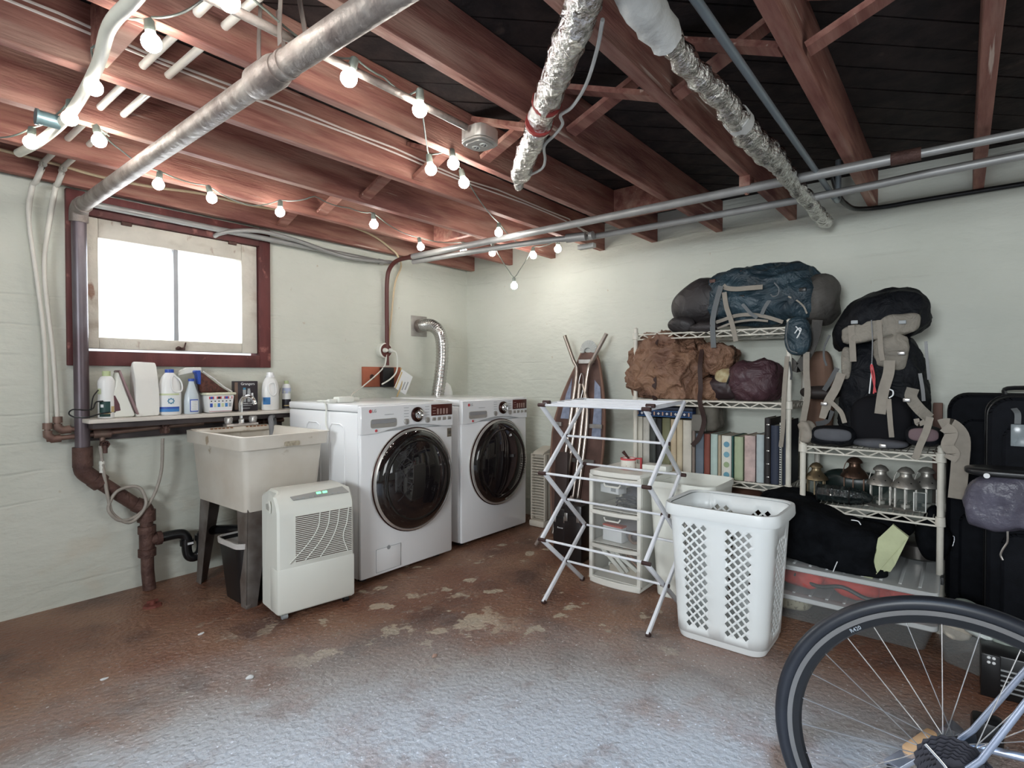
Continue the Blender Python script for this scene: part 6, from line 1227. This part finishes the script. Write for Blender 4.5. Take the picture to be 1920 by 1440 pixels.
pp = wx(1893, 935, -.76); lil = M('grey_lilac_nylon', (.10, .095, .13), .35, var=.4, scale=7, bump=.6)
R_ = thing('waist_pouch', 'grey-lilac nylon pouch hanging on the front of the second suitcase', 'pouch', (-.76, pp.y, .5))
m = MB(); m.blob((-.77, pp.y-.05, pp.z), (.15, .34, .20), 4, .012, 7, 95, seg=80, fold=.014, ff=8, fn=lambda w: V((w.x, w.y, w.z-.15*w.y))); m.build('pouch_body', lil, R_, world=True, ang=70)
m = MB(); m.blob((-.77, pp.y-.04, pp.z+.105), (.16, .36, .04), 3.5, .004, 7, 96, seg=36); m.build('top_flap', black, R_, world=True)
m = MB(); m.tube([wx(u, v, -.85) for u, v in ((1889, 996), (1889, 1015), (1884, 1024), (1880, 1030), (1876, 1040), (1880, 1050)) ], .0035, 6, sm=3); m.build('zip_cord', steel, R_, world=True)
m = MB(); m.lathe([(0, -.004), (.010, -.004), (.010, .004), (0, .004)], wx(1850, 892, -.855), 14, Matrix.Rotation(pi/2, 4, 'Y')); m.build('button', labelw, R_, world=True)
# rear tan post behind
m = MB(); m.b2((-.10, -3.44, .0), (-.06, -3.40, 1.02), .004); tag(m.build('wooden_post', M('brown_post_wood', (.17, .085, .06), .6), None), 'brown wooden post showing between the shorter shelving unit and suitcases', 'post')
# ------------------------------------------------------------------ bicycle rear end
HB = V((-2.2086, -3.5057, .344)); AN = -1.4794; LEAN = .0277
dv = V((cos(AN), sin(AN), 0)); nv = V((-sin(AN), cos(AN), 0)); uv = V((0, 0, 1))*cos(LEAN)+nv*sin(LEAN); nv = dv.cross(uv)
if nv.dot(CP-HB) < 0: nv = -nv
BF = Matrix(((dv.x, uv.x, nv.x, HB.x), (dv.y, uv.y, nv.y, HB.y), (dv.z, uv.z, nv.z, HB.z), (0, 0, 0, 1)))   # local x along bike, y up, z towards the camera
def B(x, y, z=0): return BF @ V((x, y, z))
R_ = thing('bicycle', 'bicycle wheel in the foreground with black tyre, silver-edged rim and part of the frame', 'bicycle', (HB.x, HB.y, 0))
tyre = M('black_tyre_rubber', (.013, .014, .018), .42, var=.2, scale=30); rimm = M('black_rim', (.010, .010, .011), .25, .3); brk = M('machined_rim_edge', (.20, .19, .18), .4, .8)
def circ(r, z, n=120): return [B(r*cos(2*pi*k/n), r*sin(2*pi*k/n), z) for k in range(n)]
RO = .342
m = MB(); m.tube(circ(RO-.0155, 0), .0158, 16, closed=True); wh = m.build('tyre', tyre, R_, world=True)
def ringpro(prof, mt, nm, n=120, par=None):
    m = MB(); rg = []
    for k in range(n):
        a = 2*pi*k/n; rg.append([m.bm.verts.new(B(r*cos(a), r*sin(a), z)) for r, z in prof])
    for k in range(n):
        a, b = rg[k], rg[(k+1) % n]
        for j in range(len(prof)): m.bm.faces.new((a[j], b[j], b[(j+1) % len(prof)], a[(j+1) % len(prof)]))
    return m.build(nm, mt, par or R_, world=True)
ringpro([(RO-.028, -.0105), (RO-.028, .0105), (RO-.0385, .0100), (RO-.0385, -.0100)], brk, 'rim_edge')
ringpro([(RO-.0386, -.0100), (RO-.0386, .0100), (RO-.053, .0085), (RO-.058, 0), (RO-.053, -.0085)], rimm, 'rim')
_r = ray(1605, 1181); _t = (HB+nv*.0105-CP).dot(nv)/_r.dot(nv); _p = CP+_r*_t-HB; _a = math.atan2(_p.dot(uv), _p.dot(dv))
_c = B((RO-.046)*cos(_a), (RO-.046)*sin(_a), .0112); _ra = (uv*cos(_a)-dv*sin(_a)); _rr = dv*cos(_a)+uv*sin(_a)
if _ra.dot(RT) < 0: _ra = -_ra
text('rim_text', 'R420', .012, greyp, R_, frame(R_).inverted() @ Matrix(((_ra.x, _rr.x, nv.x, _c.x), (_ra.y, _rr.y, nv.y, _c.y), (_ra.z, _rr.z, nv.z, _c.z), (0, 0, 0, 1))))
for k in range(28):
    a = 2*pi*(k+.3)/28; s = 1 if k % 2 else -1; a2 = a+(.9 if (k//2) % 2 else -.9)
    m = MB(); m.cyl(B((RO-.053)*cos(a), (RO-.053)*sin(a), .002*s), B(.021*cos(a2), .021*sin(a2), .027*s), .0011, seg=5); m.build('spoke', steel, R_, world=True)
m = MB(); m.tube([B(0, 0, -.055), B(0, 0, -.035), B(0, 0, -.03), B(0, 0, -.025), B(0, 0, .025), B(0, 0, .03), B(0, 0, .055)], [.010, .012, .023, .013, .013, .023, .012], 18); m.build('hub', black, R_, world=True)
for k, r in enumerate((.066, .061, .055, .050, .045, .040, .035)):
    m = MB(); nn = 22-k; out = []
    for j in range(nn*2): a = pi*j/nn; rr = r+(.0022 if j % 2 else -.0018); out.append((rr*cos(a), rr*sin(a)))
    m.prism(out, .0018, BF @ Matrix.Translation((0, 0, .030+.0042*k))); m.build('sprocket', M('dark_sprocket_steel', (.06, .055, .06), .35, .8) if 'dark_sprocket_steel' not in bpy.data.materials else bpy.data.materials['dark_sprocket_steel'], R_, world=True)
bf = M('silver_blue_frame', (.30, .32, .38), .35, .6)
fdir = 1 if B(1, 0).y < HB.y else -1
for z0 in (.060, -.060):
    m = MB(); m.tube([B(0, 0, z0), B(fdir*.04, .05, z0), B(fdir*.20, .36, z0*.55)], [.006, .0065, .006], 10); m.build('seat_stay', bf, R_, world=True)
    m = MB(); m.tube([B(0, 0, z0), B(fdir*.06, .018, z0), B(fdir*.40, .05, z0*.6)], [.007, .008, .010], 10); m.build('chain_stay', bf, R_, world=True)
    m = MB(); m.prism([(-.016, -.02), (.02, -.022), (.05, .012), (.045, .045), (.02, .03), (-.014, .014)], .006, BF @ Matrix.Translation((0, 0, z0-.003)) @ Matrix.Diagonal((fdir, 1, 1, 1))); m.build('dropout', black, R_, world=True)
m = MB(); m.tube([B(0, 0, .066), B(0, 0, .078), B(fdir*-.02, .03, .082), B(fdir*-.05, .060, .082)], [.006, .007, .004, .003], 10, sm=3); m.build('quick_release', chrome, R_, world=True)
m = MB(); m.beam(B(.0, -.02, .06), B(-fdir*.02, -.10, .062), .02, .014, .004); m.cyl(B(-fdir*.01, -.07, .05), B(-fdir*.01, -.07, .062), .02, seg=14); m.build('derailleur', black, R_, world=True)
# things on the floor behind the wheel
p0, p1 = fl(1672, 1436, .06), fl(1784, 1372, .10); R_ = thing('silver_edged_board', 'tan board with a silver metal edge lying behind the bike hub', 'board', (p0.x, p0.y, 0))
m = MB(); m.beam(p0, p1, .05, .014, .002, side=(1, .2, 0)); m.build('metal_edge', M('blue_silver_metal', (.50, .53, .62), .25, .8), R_, world=True)
m = MB(); q0, q1 = fl(1700, 1415, .075), fl(1750, 1380, .10); m.beam(q0, q1, .03, .045, .008); m.build('tan_board', M('tan_board', (.55, .33, .17), .5), R_, world=True)
m = MB(); m.cyl((p0.x, p0.y, 0), p0, .012, seg=8); m.cyl((p1.x, p1.y, 0), p1, .012, seg=8); m.build('support', black, R_, world=True, kind='stuff')
p = fl(1782, 1395); m = MB(); m.prism([(-.045, 0), (.045, 0), (.035, .06), (.0, .085), (-.03, .03)], .07, Matrix.Translation((p.x, p.y, 0)) @ face_m((0, 0, 0), (0, -1, 0), (0, 0, 1)), .006); tag(m.build('grey_wedge', M('grey_rubber', (.13, .13, .15), .5), None), 'grey rubber wedge on the floor behind the bike hub', 'wedge')
p = fl(1850, 1395); m = MB(); m.b2((p.x-.04, p.y-.04, 0), (p.x+.04, p.y+.04, .085), .015); tag(m.build('black_block', black, None), 'small rounded black block on the floor right of the grey wedge', 'block')
for u, v in ((815, 1232), (468, 1272), (377, 1190), (196, 1274)):
    p = fl(u, v); m = MB(); m.blob((p.x, p.y, .004), (.03, .016, .012), 2, .006, 60, int(u), seg=12); tag(m.build('paint_chip', labelw if u != 815 else M('tan_chip', (.45, .30, .24), .7), None), {815: 'tan chip on the floor in mid foreground', 468: 'white chip on the floor below the dehumidifier', 377: 'white flake on the floor left of the dehumidifier', 196: 'small flake on the floor at the far left'}[u], 'flake')
# ------------------------------------------------------------------ floor has small debris; all set
